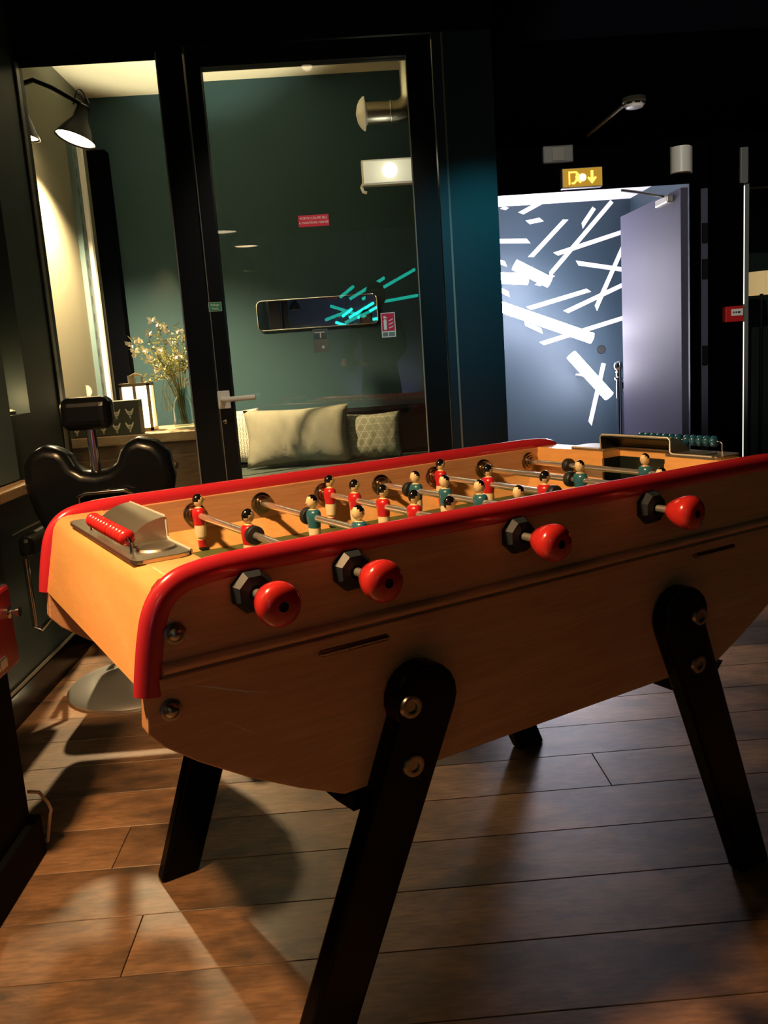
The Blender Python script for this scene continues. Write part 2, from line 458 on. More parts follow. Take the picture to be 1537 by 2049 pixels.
# stickers
def card(name, m, x0, x1, z0, z1, parent, label, yy=.0108, t=.001):
    o = build(MB().box(x0, x1, yy - t, yy, z0, z1), name, m, parent); o['label'] = label; return o
RX = (PI / 2, 0, 0)
s1 = card('sticker', 'sticker_red', -.154, -.035, 1.624, 1.667, d1, 'red sticker reading PORTE COUPE FEU A MAINTENIR FERMEE')
text('PORTE COUPE FEU', 'lettering', 'white_print', .0125, s1, (-.0945, .0095, 1.655), RX)
text('A MAINTENIR FERMEE', 'lettering', 'white_print', .0120, s1, (-.0945, .0095, 1.638), RX)
s2 = card('sticker', 'sticker_green', -.533, -.484, 1.325, 1.358, d1, 'green sticker reading Refuge Point on the door frame', yy=-.0102)
text('Refuge', 'lettering', 'white_print', .0125, s2, (-.5085, -.0115, 1.3485), RX)
text('Point', 'lettering', 'white_print', .0125, s2, (-.5085, -.0115, 1.334), RX)
build(MB().box(-.534, -.483, -.0109, -.0101, 1.324, 1.359), 'sticker_border', 'white_print', s2)
s3 = card('sticker', 'white_print', .143, .200, 1.178, 1.275, d1, 'red and white fire extinguisher sticker')
build(MB().box(.146, .197, .0088, .0097, 1.203, 1.272), 'sticker_field', 'sticker_red', s3)
ex = MB().prism([(.153, 1.208), (.165, 1.208), (.165, 1.244), (.162, 1.250), (.156, 1.250), (.153, 1.244)], .0078, .0087, 'y')
ex.prism([(.153, 1.253), (.168, 1.253), (.168, 1.257), (.162, 1.257), (.162, 1.262), (.154, 1.262)], .0078, .0087, 'y')
build(ex, 'pictogram_extinguisher', 'white_print', s3)
fl_ = MB()
for k in range(3):
    zz = 1.212 + k * .014
    fl_.prism([(.173, zz), (.189, zz + .006), (.192, zz + .012), (.187, zz + .009), (.174, zz + .004)], .0078, .0087, 'y')
build(fl_, 'pictogram_flames', 'white_print', s3)
build(MB().box(.147, .168, .0088, .0097, 1.182, 1.198).box(.172, .196, .0088, .0097, 1.182, 1.198), 'sticker_footer', 'sticker_grey', s3)
s4 = card('sticker', 'sticker_grey', -.134, -.074, 1.137, 1.229, d1, 'pale grey sticker in the middle of the glass')
build(MB().box(-.131, -.077, .0090, .0097, 1.19, 1.226), 'sticker_field', 'teal_panel', s4)
build(MB().box(-.106, -.101, .0082, .0089, 1.194, 1.214).box(-.128, -.085, .0082, .0089, 1.214, 1.218).lathe([(0, 0), (.006, 0), (.006, .0007), (0, .0007)], (-.096, .0096, 1.157), (0, -1, 0), 12), 'pictogram', 'white_print', s4)

# ---- barber room
BY = 5.5
struct(build(MB().box(-1.55, .56, BY, BY + .08, 0, 2.95), 'wall_inner', 'teal_wall'), 'dark teal wall of the room behind the glass', 'wall')
struct(build(MB().box(-1.55, -1.45, PY + .08, BY, 0, 2.95), 'wall_inner', 'cream_wall'), 'lamp lit side wall of the room behind the glass', 'wall')
cb = MB().box(-1.55, .56, PY + .08, BY, 2.79, 2.9).box(-1.45, -.80, 4.9, BY, 2.735, 2.79)
struct(build(cb, 'ceiling', 'cream'), 'cream ceiling of the room behind the glass', 'ceiling')
struct(build(MB().box(-1.55, .635, PY + .081, BY + .08, -.06, 0), 'floor', 'dark_wood'), 'dark floor of the room behind the glass', 'floor')
struct(build(MB().box(-1.45, -1.345, 5.40, BY, 0, 2.42), 'shade_strip', 'black_matte'), 'dark strip standing in for shade in the corner behind the glass', 'trim')  # black strip stands in for the soft shadow in the corner

# ---- doorway wall, passage, corridor
dw = MB().box(.635, .84, DY, DY + .1, 0, 2.3).box(.84, 2.035, DY, DY + .05, 1.955, 2.3).box(2.035, 2.062, DY, DY + .1, 0, 2.3)
dw.box(2.115, 2.296, DY - .03, DY + .1, 0, 2.3).box(2.062, 2.115, DY + .05, DY + .1, 0, 2.3).box(2.296, 3.2, DY, DY + .1, 1.925, 2.3).box(2.296, 3.2, DY, DY + .1, 0, .12).box(2.95, 3.2, DY, DY + .1, .12, 1.925)
struct(build(dw, 'wall_back', 'black_matte'), 'black wall around the exit doorway', 'wall')
jp = MB().box(2.068, 2.110, DY + .02, DY + .049, .05, 1.92)
jm = struct(build(jp, 'trim_5', 'door_blue'), 'grey blue door jamb beside the open door leaf', 'trim')
for z in (1.62, 1.42, .93):
    build(MB().box(2.075, 2.104, DY + .005, DY + .0195, z, z + .11), 'hinge_plate', 'black_frame', jm)
struct(build(MB().box(.56, 4.2, 7.0, 7.08, 0, 2.35), 'wall_corridor', 'corridor_blue'), 'blue corridor wall with white tape stripes', 'wall')
cw_ = bpy.data.objects['wall_corridor']
struct(build(MB().box(.6401, 4.2, DY + .0605, 7.0, 2.205, 2.28), 'ceiling', 'white_paint'), 'white corridor ceiling', 'ceiling')
struct(build(MB().box(.64, 4.2, DY + .05, 7.0, -.06, 0), 'floor', 'floor_wood'), 'floor of the corridor behind the exit doorway', 'floor')
struct(build(MB().box(.56, .64, BY + .081, 7.0, 0, 2.25), 'wall_corridor', 'corridor_blue'), 'left end wall of the corridor', 'wall')
struct(build(MB().box(2.32, 2.38, DY + .1, 7.0, 0, 2.25), 'wall_corridor', 'corridor_blue'), 'right end wall of the corridor', 'wall')
TAPES = [((1.291, 2.176), (1.344, 2.208)), ((1.431, 2.139), (1.644, 2.235)), ((1.481, 2.072), (1.623, 2.091)), ((1.5, 1.798), (1.811, 2.087)), ((1.921, 2.008), (2.03, 2.151)), ((1.646, 1.65), (2.173, 2.192)), ((1.697, 1.814), (2.30, 1.966)), ((1.1, 1.955), (1.513, 1.931)), ((1.868, 1.741), (2.31, 1.652)), ((2.018, 1.363), (2.30, 1.93)), ((1.765, 1.358), (2.30, 1.565)), ((1.462, 1.407), (1.984, 1.525)), ((1.558, 1.122), (2.31, 1.30)), ((1.427, 1.306), (1.592, 1.218)), ((1.10, 1.66), (1.338, 1.523)), ((1.948, 0.436), (2.077, 0.933)), ((1.15, 1.83), (1.322, 1.763)), ((1.544, 1.578), (1.691, 1.664))]
for ti, ((x0, z0), (x1, z1)) in enumerate(TAPES):
    dx, dz = x1 - x0, z1 - z0; L = math.hypot(dx, dz); nx, nz = -dz / L * .017, dx / L * .017
    k = .03 * dx / L; q = .03 * dz / L
    if abs(dx) > abs(dz):
        pts = [(x0 - nx + k, z0 - nz + q), (x1 - nx, z1 - nz), (x1 + nx - k, z1 + nz - q), (x0 + nx, z0 + nz)]
    else:
        pts = [(x0 - nx, z0 - nz), (x1 - nx, z1 - nz), (x1 + nx, z1 + nz), (x0 + nx + k, z0 + nz + q)]
    o = build(MB().prism(pts, 6.9985 - ti * .0004, 6.9998, 'y'), 'tape_stripe', 'tape_white', cw_)
build(MB().lathe([(0, 0), (.035, 0), (.03, .012), (0, .012)], (2.06, 6.999, 1.045), (0, -1, 0), 14), 'wall_plate', 'black_rubber', cw_)
# open door leaf
d2 = struct(link('door_2', None, None, (2.03, DY + .102, 0)), 'blue grey door leaf standing open into the corridor', 'door')
build(MB().box(-.045, -.002, 0, 1.0, .01, 1.945), 'door_leaf', 'door_blue', d2, bevel=.003, rot=(0, 0, math.radians(2.0)))
cl = MB().box(-.088, -.047, .10, .30, 1.885, 1.925)
build(cl, 'closer_body', 'aluminium', d2, bevel=.006)
build(MB().tube([(-.075, .2, 1.935), (-.30, .02, 1.942), (-.40, -.04, 1.945)], .008, 8), 'closer_arm', 'aluminium', d2)
# LED edge + right hand window
tl_ = MB().box(2.2965, 2.310, DY - .012, DY + .02, .12, 1.16).box(2.2965, 2.310, DY - .012, DY + .02, 1.262, 1.915)
struct(build(tl_, 'trim_6', 'led_strip'), 'bright white light strip along the window edge at right', 'trim')
w3 = struct(link('window_2', None, None, (0, DY, 0)), 'dark window at the right edge beside the light strip', 'window')
build(MB().box(2.310, 2.335, -.012, .06, .12, 1.925), 'window_frame', 'grey_plastic', w3)
build(MB().box(2.335, 2.95, .03, .04, .12, 1.925), 'pane', 'pane', w3)
struct(build(MB().box(2.38, 4.2, 6.95, 6.999, 0, 2.25), 'wall_inner', 'room_dark'), 'dark wall of the room behind the right window', 'wall')

# ================================================================ FOOSBALL TABLE
TX, TY, TH = -0.15057, 1.09599, 0.50450
T = thing('foosball_table', 'wooden table football table with red rails and black splayed legs', 'foosball table', (TX, TY, 0), TH)
CXT = .525
def mx(x): return 2 * CXT - x
RZ = .8076; S = .15
YI0, YI1 = .030, .665      # inside faces
YO1 = .695
FZ = .734
# side panels
low = [(-.155, .651), (-.136, .627), (-.094, .594), (-.028, .550), (.043, .511), (.113, .478)]
left_up = [(-.150, .70), (-.138, .765), (-.124, .808), (-.104, .829), (-.06, .840)]
outline = low + [(mx(x), z) for x, z in low[::-1]] + [(mx(x), z) for x, z in left_up] + left_up[::-1]
build(MB().prism(outline, 0, YI0, 'y'), 'side_panel', 'maple', T, bevel=.002)
build(MB().prism(outline, YI1, YO1, 'y'), 'side_panel', 'maple', T, bevel=.002)
for yy in (0, YO1):
    s_ = -1 if yy == 0 else 1
    build(MB().tube([(-.128, yy, .7300), (mx(-.128), yy, .7300)], .0078, 12), 'moulding', 'maple', T, smooth=True)
    build(MB().box(-.134, mx(-.134), min(yy, yy + s_ * .0062), max(yy, yy + s_ * .0062), .7035, .7190), 'moulding_strip', 'maple', T, bevel=.0015)
# rails
rp = [(-.1465, .698), (-.1405, .735), (-.134, .768), (-.126, .797), (-.113, .819), (-.094, .833), (-.068, .840), (-.03, .8435), (.03, .8445)]
path = rp + [(CXT, .8445)] + [(mx(x), z) for x, z in rp[::-1]]
def smooth_path(pts, k=4):
    out = []
    P_ = [pts[0]] + list(pts) + [pts[-1]]
    for i in range(1, len(P_) - 2):
        for j in range(k):
            t = j / k; q = []
            for c in range(2):
                p0, p1, p2, p3 = (P_[i + d][c] for d in (-1, 0, 1, 2))
                q.append(.5 * (2 * p1 + (p2 - p0) * t + (2 * p0 - 5 * p1 + 4 * p2 - p3) * t * t + (3 * p1 - p0 - 3 * p2 + p3) * t ** 3))
            out.append(tuple(q))
    return out + [pts[-1]]
rp = smooth_path(rp)
path = rp + [(CXT, .8445)] + [(mx(x), z) for x, z in rp[::-1]]
for yc in (.010, .685):
    build(MB().tube([(x, yc, z) for x, z in path], .0145, 14, ry=.019), 'rail', 'red_rail', T, smooth=True)
# end covers
def endcov(f, name='end_cover'):
    pts = [(-.032, .842), (-.098, .842), (-.112, .8385), (-.121, .830), (-.127, .818), (-.153, .702), (-.139, .700), (-.114, .812), (-.100, .826), (-.032, .826)]
    cut = [(-.090, .842)] + pts[1:9] + [(-.090, .826)]
    m_ = MB()
    for q, y0, y1 in ((pts, YI0, .2499), (cut, .2501, .4349), (pts, .4351, YI1)):
        m_.prism([(f(x), z) for x, z in q], y0, y1, 'y')
    bmesh.ops.remove_doubles(m_.bm, verts=m_.bm.verts, dist=.0004)
    return build(m_, name, 'maple_cover', T, smooth=True)
endcov(lambda x: x); endcov(mx)
# lower shell (end boards and bottom board)
sh = [(-.112, .705), (-.112, .655), (-.100, .632), (-.075, .597), (-.024, .553), (.047, .514), (.116, .484)]
inn = [(x + .012, z + .010) for x, z in sh]
full = sh + [(mx(x), z) for x, z in sh[::-1]] + [(mx(x), z) for x, z in inn] + inn[::-1]
build(MB().prism(full, YI0, YI1, 'y'), 'bottom_shell', 'maple', T)
# field
build(MB().box(-.029, mx(-.029), YI0, YI1, FZ - .01, FZ), 'playing_field', 'field_green', T)
for a, b_ in ((YI1, YI1 - .034), (YI0, YI0 + .034)):
    build(MB().prism([(a, FZ + .0005), (b_, FZ + .0005), (a, .776)], -.029, mx(-.029), 'x'), 'side_strip', 'maple_cover', T)
for f in (lambda x: x, mx):
    if f(0) == 0: continue
    for a, s_ in ((YI1, -1), (YI0, 1)):
        m_ = MB(); b0 = m_.bm
        v = [b0.verts.new(p) for p in ((f(-.029), a + s_ * .0001, FZ), (f(.055), a + s_ * .02, FZ + .001), (f(-.029), a + s_ * .11, FZ), (f(-.029), a, .787))]
        for q in ((0, 1, 2), (0, 1, 3), (1, 2, 3), (0, 2, 3)): b0.faces.new([v[i] for i in q])
        build(m_, 'corner_ramp', 'maple_cover', T)
build(MB().lathe([(0, 0), (.006, 0), (.006, .0006), (0, .0006)], (CXT - .05, .45, FZ), (0, 0, 1), 12), 'field_spot', 'black_rubber', T)
# end walls with goals
G0, G1 = .25, .435
for f in (lambda x: x, mx):
    xs = sorted((f(-.030), f(-.036)))
    build(MB().box(xs[0], xs[1], YI0, G0, FZ, .826), 'end_wall', 'maple_cover', T)
    build(MB().box(xs[0], xs[1], G1, YI1, FZ, .826), 'end_wall', 'maple_cover', T)
    xg = sorted((f(-.0362), f(-.095)))
    gx = sorted((f(-.090), f(-.095)))
    e = MB().box(gx[0], gx[1], G0 - .01, G1 + .01, FZ - .04, .826).box(xg[0], xg[1], G0 - .01, G0, FZ - .04, .826).box(xg[0], xg[1], G1, G1 + .01, FZ - .04, .826)
    build(e, 'goal_box', 'goal_dark', T)
# scoring units
def scoring(f, bead):
    u = link('scoring_unit', None, T)
    sgn = 1 if f(0) == 0 else -1
    def pl(x0, x1, y0, y1, z0, z1):
        X = sorted((f(x0), f(x1))); return MB().box(X[0], X[1], y0, y1, z0, z1)
    r = .02; pts = []
    for cx_, cy_, a0 in ((-.118 + r, .115 + r, 180), (-.034 - r, .115 + r, 270), (-.034 - r, .555 - r, 0), (-.118 + r, .555 - r, 90)):
        for k in range(5):
            a = math.radians(a0 + k * 22.5); pts.append((f(cx_ + r * math.cos(a)), cy_ + r * math.sin(a)))
    i_ = 10
    pts = pts[:i_] + [(f(-.034), G0), (f(-.088), G0), (f(-.088), G1), (f(-.034), G1)] + pts[i_:]
    build(MB().prism(pts, .842, .8485, 'z'), 'base_plate', 'aluminium', u, bevel=.001)
    # hood : quarter curve, open to the field
    prof = []
    for k in range(9):
        a = k / 8 * PI / 2
        prof.append((-.098 + .060 * math.sin(a) * 1.0, .8485 + .0375 * (1 - math.cos(a)) ** .55 if k else .8485))
    prof = [(-.098, .8485), (-.091, .8565), (-.083, .8645), (-.073, .8715), (-.063, .8770), (-.052, .8805), (-.042, .8825), (-.034, .883)]
    inner = [(x + .0016, z - .003) for x, z in prof]
    m_ = MB().prism([(f(x), z) for x, z in prof + inner[::-1]], G0 - .012, G1 + .006, 'y')
    side = prof + [(-.034, .8485)]
    m_.prism([(f(x), z) for x, z in side], G0 - .014, G0 - .0115, 'y')
    m_.prism([(f(x), z) for x, z in side], G1 + .0055, G1 + .008, 'y')
    build(m_, 'hood', 'aluminium', u, smooth=True)
    m_ = MB().prism([(f(x + .0030), z - .0045) for x, z in prof] + [(f(x + .0036), z - .0055) for x, z in prof[::-1]], G0 - .011, G1 + .005, 'y')
    m_.prism([(f(x + .003), z - .0045) for x, z in side[:-1]] + [(f(-.034), .843)], G0 - .0112, G0 - .0105, 'y')
    m_.prism([(f(x + .003), z - .0045) for x, z in side[:-1]] + [(f(-.034), .843)], G1 + .0045, G1 + .0052, 'y')
    build(m_, 'hood_lining', 'goal_dark', u)
    build(MB().tube([(f(-.0335), y_, z_) for y_, z_ in ((.128, .8485), (G0 - .020, .8485), (G0 - .0135, .852), (G0 - .0135, .877), (G0 - .008, .8835), (G1 + .002, .8835), (G1 + .0075, .877), (G1 + .0075, .852), (G1 + .014, .8485), (.540, .8485))], .0019, 8), 'hood_rim', 'rim_bright', u, smooth=True)
    # white lip line along the plate edge facing the field
    build(pl(-.0345, -.0325, .125, G0 - .014, .842, .8495), 'plate_lip', 'aluminium', u)
    # finger dish
    build(MB().lathe([(.030, 0), (.026, .003), (.019, .0012), (0, .0006)], (f(-.068), .178, .8485), (0, 0, 1), 20), 'finger_dish', 'aluminium', u, smooth=True, loc=None)
    # wire + beads
    zb = .8705; xb = -.1085
    build(MB().tube([(f(xb), .160, .846), (f(xb), .160, zb - .004), (f(xb), .166, zb), (f(xb), .400, zb), (f(xb), .406, zb - .004), (f(xb), .406, .846)], .0024, 8), 'bead_wire', 'chrome', u, smooth=True)
    pr = [(.003, -.0085), (.008, -.0075), (.0115, -.004), (.0125, 0), (.0115, .004), (.008, .0075), (.003, .0085)]
    ys = [.181 + .0178 * i for i in range(5)] + [.276 + .0178 * i for i in range(7)]
    me = MB().lathe(pr, (0, 0, 0), (0, 1, 0), 16).mesh('score_bead', bead, True, 80)
    for yb in ys:
        link('score_bead', me, u, (f(xb), yb, zb))
    return u
scoring(lambda x: x, 'red_bead'); scoring(mx, 'blue_bead')
# bolts on the near panel
def dome_bolt(x, z, yy, r=.0145):
    s_ = -1 if yy == 0 else 1
    return build(MB().lathe([(0, 0), (r, 0), (r, .0025), (r * .72, .0035), (r * .66, .007), (r * .35, .0105), (0, .0115)], (x, yy, z), (0, s_, 0), 20), 'bolt', 'bolt_steel', T, smooth=True)
for yy in (0, YO1):
    for x, z in ((-.107, .773), (-.123, .675)):
        dome_bolt(x, z, yy); dome_bolt(mx(x), z, yy)
# hinges
for x0 in (.092, .868):
    hg = MB()
    for k in range(5):
        hg.tube([(x0 + k * .0215, -.0045, .698), (x0 + k * .0215 + .0205, -.0045, .698)], .0052, 10)
    hg.tube([(x0 - .004, -.0045, .698), (x0 + .110, -.0045, .698)], .0028, 8)
    build(hg, 'hinge', 'brass_dark', T, smooth=True)
# pale scuffs on the near panel
def scuff(pts, w):
    m_ = MB(); n_ = len(pts)
    up_, dn_ = [], []
    for i, (x, z) in enumerate(pts):
        k = w * math.sin(PI * (i + .15) / (n_ - .7))
        up_.append((x, -.0004, z + k)); dn_.append((x, -.0004, z - k))
    m_.poly(up_ + dn_[::-1])
    build(m_, 'scuff', 'scuff_pale', T)
scuff([(-.118, .800), (-.105, .783), (-.092, .766), (-.080, .750)], .0011)
scuff([(-.098, .7025), (-.06, .688), (-.02, .672), (.012, .662)], .0012)
scuff([(-.055, .640), (-.03, .622), (-.012, .608)], .0008)
# legs
def leg(f, y_out_top, y_out_bot, dirn, dx=0):
    """flat board; outer face leans from y_out_top (z=.62) to y_out_bot (z=0)"""
    cxl, czl, r = .2415, .600, .056
    pts = [(-.040, 0), (.046, 0)]
    for k in range(13):
        a = math.radians(-22 + k * (224 - 0) / 12.0)
        pts.append((cxl + r * math.cos(a), czl + r * math.sin(a)))
    m_ = MB().prism([(f(x), z) for x, z in pts], 0, .038 * dirn, 'y')
    for v in m_.bm.verts:
        t = min(1, max(0, v.co.z / .62))
        v.co.y += (y_out_bot + (y_out_top - y_out_bot) * t); v.co.x += dx * (1 - t)
    lo = build(m_, 'leg', 'black_gloss', T, bevel=.007, seg=3)
    if dirn > 0:
        for z in (.598, .505):
            y0 = y_out_bot + (y_out_top - y_out_bot) * z / .62
            bl = build(MB().lathe([(0, .002), (.0085, .002), (.0085, .0045), (.0125, .0055), (.0165, .0045), (.019, 0), (.019, -.004)], (f(.212), y0, z), (0, -1, 0), 24), 'leg_bolt', 'bolt_steel', lo, smooth=True)
            build(MB().lathe([(0, .0024), (.0086, .0024), (.0086, .0021), (0, .0021)], (f(.212), y0, z), (0, -1, 0), 6), 'bolt_socket', 'black_rubber', bl) if False else None
    return lo
for f in (lambda x: x, mx):
    leg(f, -.038, -.012, 1)
    leg(f, YO1 + .038, YO1 + .048, -1, .040 if f(0) == 0 else .012)
    # cross brace under the panel
    X = sorted((f(.098), f(.22)))
    m_ = MB().prism([(f(.098), .474), (f(.125), .447), (f(.235), .447), (f(.235), .474)], .0, YO1, 'y')
    build(m_, 'leg_brace', 'black_gloss', T)
# rods
def player_mesh(team):
    m_ = MB(); bm = m_.bm
    shirt = 1; n = 14
    # (z, front rad x, side rad y, cx, mat below->this)
    def ringstack(rows, cap=True):
        prev = None
        for z, rx, ry, cx_, mi in rows:
            ring = [bm.verts.new((cx_ + rx * math.cos(2 * PI * j / n), ry * math.sin(2 * PI * j / n), z)) for j in range(n)]
            if prev:
                for j in range(n):
                    fc = bm.faces.new((prev[j], prev[(j + 1) % n], ring[(j + 1) % n], ring[j])); fc.material_index = mi
            elif cap:
                fc = bm.faces.new(ring[::-1]); fc.material_index = mi
            prev = ring
        if cap:
            fc = bm.faces.new(prev); fc.material_index = rows[-1][4]
    SK, SH, ST, HA = 0, 1, 2, 3
    ringstack([(-.0740, .0105, .0065, .004, HA), (-.0710, .0125, .0078, .004, HA), (-.0655, .0095, .0080, .002, HA),
               (-.0640, .0078, .0080, 0, SH), (-.0560, .0080, .0086, 0, SH), (-.0500, .0086, .0092, 0, SH), (-.0497, .0070, .0078, 0, SK), (-.0440, .0070, .0078, 0, SK),
               (-.0437, .0104, .0120, 0, ST), (-.0360, .0114, .0130, 0, ST), (-.0260, .0118, .0134, 0, ST), (-.0190, .0112, .0126, 0, ST),
               (-.0188, .0118, .0132, 0, SH), (-.0100, .0122, .0142, 0, SH), (0, .0136, .0166, 0, SH), (.0080, .0132, .0176, 0, SH), (.0130, .0110, .0160, 0, SH), (.0160, .0074, .0105, 0, SH),
               (.0168, .0052, .0056, .0005, SK), (.0205, .0048, .0050, .001, SK)])
    rows = []
    f0 = len(bm.faces)
    m2 = 9
    prev = None
    zc, hr = .0310, .0125
    for i in range(m2 + 1):
        a = PI * i / m2
        r = max(.0004, hr * math.sin(a)); z = zc - hr * 1.08 * math.cos(a)
        ring = [bm.verts.new((.001 + r * .94 * math.cos(2 * PI * j / n), r * .80 * math.sin(2 * PI * j / n), z)) for j in range(n)]
        if prev:
            for j in range(n):
                fc = bm.faces.new((prev[j], prev[(j + 1) % n], ring[(j + 1) % n], ring[j]))
                c = fc.calc_center_median() - Vector((.001, 0, zc))
                fc.material_index = HA if (c.z * 1.15 - c.x * 1.0) > .0035 else SK
        prev = ring
    # nose
    nv = [bm.verts.new(p) for p in ((.0120, -.0016, .030), (.0120, .0016, .030), (.0160, 0, .0288), (.0118, 0, .0350))]
    for q in ((0, 1, 2), (1, 3, 2), (3, 0, 2)): bm.faces.new([nv[i] for i in q]).material_index = SK
    # collar / number spot
    if team == 'blue':
        vv = [bm.verts.new(p) for p in ((.0070, -.0045, .0166), (.0070, .0045, .0166), (.0128, 0, .0085))]
        bm.faces.new(vv).material_index = SK
    me = m_.mesh('player', ['player_skin', 'player_red' if team == 'red' else 'player_blue', 'player_short', 'player_hair'], True, 60)
    return me
PM = {'red': player_mesh('red'), 'blue': player_mesh('blue')}
ring_me = MB().lathe([(.0075, -.008), (.0155, -.008), (.0170, -.005), (.0170, .005), (.0155, .008), (.0075, .008)], (0, 0, 0), (0, 1, 0), 20).mesh('stop_ring', 'black_rubber', True, 35)
hub_me = MB().lathe([(.0, -.001), (.024, -.001), (.0235, -.004), (.019, -.006), (.0165, -.006), (.0155, -.012), (.0125, -.0125), (.0118, -.020), (.0, -.020)], (0, 0, 0), (0, 1, 0), 22).mesh('hub', 'chrome_brown', True, 35)
hex_me = MB().lathe([(0, 0), (.030, 0), (.030, -.008), (.024, -.019), (.0115, -.021), (.0095, -.015), (0, -.015)], (0, 0, 0), (0, 1, 0), 8).mesh('bushing', 'hex_plastic', False)
knob_prof = [(0, 0), (.0105, 0), (.0140, -.003), (.0195, -.012), (.0250, -.024), (.0285, -.036), (.0292, -.043), (.0278, -.050), (.0235, -.0555), (.014, -.0585), (.0066, -.0590)]
kb_ = MB().lathe(knob_prof, (0, 0, 0), (0, 1, 0), 26); kb_.mi = 1; kb_.lathe([(.0066, -.0590), (.0060, -.0545), (0, -.0545)], (0, 0, 0), (0, 1, 0), 26)
knob_me = kb_.mesh('handle_knob', ['red_knob', 'black_rubber'], True, 50)
RODS = {  # index: (team, players y, rings y)
    0: ('red', [.43], []), 1: ('red', [.636, .371], [.345]), 2: ('blue', [.413, .235, .060], [.436]),
    3: ('red', [.633, .520, .405, .292, .178], []), 4: ('blue', [.513, .403, .285, .168, .055], [.540]),
    5: ('red', [.635, .452, .268], [.240]), 6: ('blue', [.322, .10], [.352]), 7: ('blue', [.276], [.518])}
for i, (team, ps, rs) in RODS.items():
    near = team == 'red'
    y0, y1 = (-.062, YI1 + .02) if near else (YI0 - .02, YO1 + .13)
    rd = build(MB().tube([(0, y0, RZ), (0, y1, RZ)], .0066, 14), 'rod', 'rod_steel', T, smooth=True, loc=(i * S, 0, 0))
    for yy in ps:
        pl_ = link('player', PM[team], rd, (0, yy, RZ), (0, 0, 0 if near else PI))
    for yy in rs:
        link('stop_ring', ring_me, rd, (0, yy, RZ))
    link('hub', hub_me, T, (i * S, YI1, RZ))
    if near:
        link('bushing', hex_me, T, (i * S, 0, RZ), (0, math.radians(22.5), 0))
        link('handle_knob', knob_me, rd, (0, -.046, RZ))
    else:
        link('bushing', hex_me, T, (i * S, YO1, RZ), (0, 0, PI))
        k = link('handle_knob', knob_me, rd, (0, YO1 + .07, RZ), (0, 0, PI))

# ================================================================ OBJECTS IN THE ROOM
# barber chair
BC = thing('barber_chair', 'black leather barber chair on chrome disc base in front of the tall window', 'barber chair', (-.83, 2.95, 0))
build(MB().lathe([(0, .001), (.25, .001), (.252, .012), (.235, .028), (.16, .046), (.09, .058), (.06, .075), (0, .075)], (0, 0, 0), (0, 0, 1), 40), 'base', 'base_steel', BC, smooth=True)
build(MB().lathe([(0, .075), (.05, .075), (.045, .30), (.07, .34), (0, .34)], (0, 0, 0), (0, 0, 1), 24), 'column', 'chrome', BC, smooth=True)
build(MB().box(-.175, .175, -.15, .25, .34, .46), 'seat', 'leather_black', BC, bevel=.04, seg=4)
bk_px = [(-1.0, .60), (-1.035, .69), (-1.053, .77), (-1.050, .84), (-1.022, .885), (-.975, .899), (-.925, .890), (-.900, .862), (-.888, .830), (-.862, .812), (-.825, .806), (-.785, .812), (-.757, .832), (-.742, .868), (-.722, .895), (-.68, .907), (-.625, .890), (-.590, .850), (-.579, .775), (-.600, .69), (-.64, .60), (-.68, .44), (-.97, .44)]
bm_ = MB().prism([(x + .83, z) for x, z in bk_px], -.245, -.155, 'y')
build(bm_, 'backrest', 'leather_black', BC, smooth=True, bevel=.034, seg=5)
build(MB().tube([(.0, -.20, .78), (.0, -.20, .96)], .016, 12), 'headrest_post', 'chrome', BC, smooth=True)
build(MB().box(-.080, .078, -.255, -.165, .938, 1.042), 'headrest', 'leather_black', BC, bevel=.030, seg=4)
for s_ in (-1, 1):
    a = build(MB().box(.262 * s_ - .024, .262 * s_ + .024, -.20, .12, .535, .610), 'armrest', 'leather_black', BC, bevel=.022, seg=3)
    build(MB().tube([(.275 * s_, -.17, .53), (.275 * s_, -.17, .30), (.275 * s_, -.14, .275), (.275 * s_ * .8, .0, .34), (.275 * s_, .17, .33), (.275 * s_, .17, .53)], .010, 10), 'arm_frame', 'chrome', BC, smooth=True)
    build(MB().tube([(.275 * s_ + s_ * .028, -.19, .612), (.275 * s_ + s_ * .03, .20, .612)], .005, 8), 'arm_trim', 'chrome', BC, smooth=True)
build(MB().tube([(-.05, -.25, .70), (-.045, -.27, .735), (-.02, -.275, .745), (.10, -.275, .747), (.125, -.27, .735), (.13, -.25, .70)], .0065, 10), 'grip_bar', 'chrome', BC, smooth=True)
build(MB().tube([(-.16, .25, .36), (-.18, .42, .20), (-.18, .46, .15), (.18, .46, .15), (.18, .42, .20), (.16, .25, .36)], .012, 10), 'footrest', 'chrome', BC, smooth=True)

# black cabinet and candy machine at the left edge
ST = thing('low_cabinet', 'low black cabinet with plinth under the red candy machine', 'cabinet', (-.99, 1.55, 0))
build(MB().box(-.175, .172, -.40, .318, .10, .485), 'body', 'cabinet_black', ST, bevel=.004)
build(MB().box(-.175, .190, -.42, .338, 0, .10), 'plinth', 'cabinet_black', ST, bevel=.004)
CM = thing('candy_machine', 'red candy machine with clear tank on the black cabinet', 'candy machine', (-.885, 1.75, .4855))
build(MB().box(-.11, .108, -.10, .10, 0, .185), 'body', 'machine_red', CM, bevel=.012, seg=3)
build(MB().lathe([(0, 0), (.014, 0), (.014, .012), (.006, .014), (.006, .026), (.011, .027), (.011, .034), (0, .034)], (.108, .05, .130), (1, 0, 0), 16), 'crank_knob', 'chrome', CM, smooth=True)
build(MB().box(.107, .114, -.02, .02, .02, .045), 'dispensing_flap', 'chrome', CM, bevel=.003)
tk = MB().box(-.105, .103, -.095, .095, .186, .189)
for x0, x1, y0, y1 in ((-.105, -.102, -.095, .095), (.10, .103, -.095, .095), (-.102, .10, -.095, -.092), (-.102, .10, .092, .095)):
    tk.box(x0, x1, y0, y1, .189, .43)
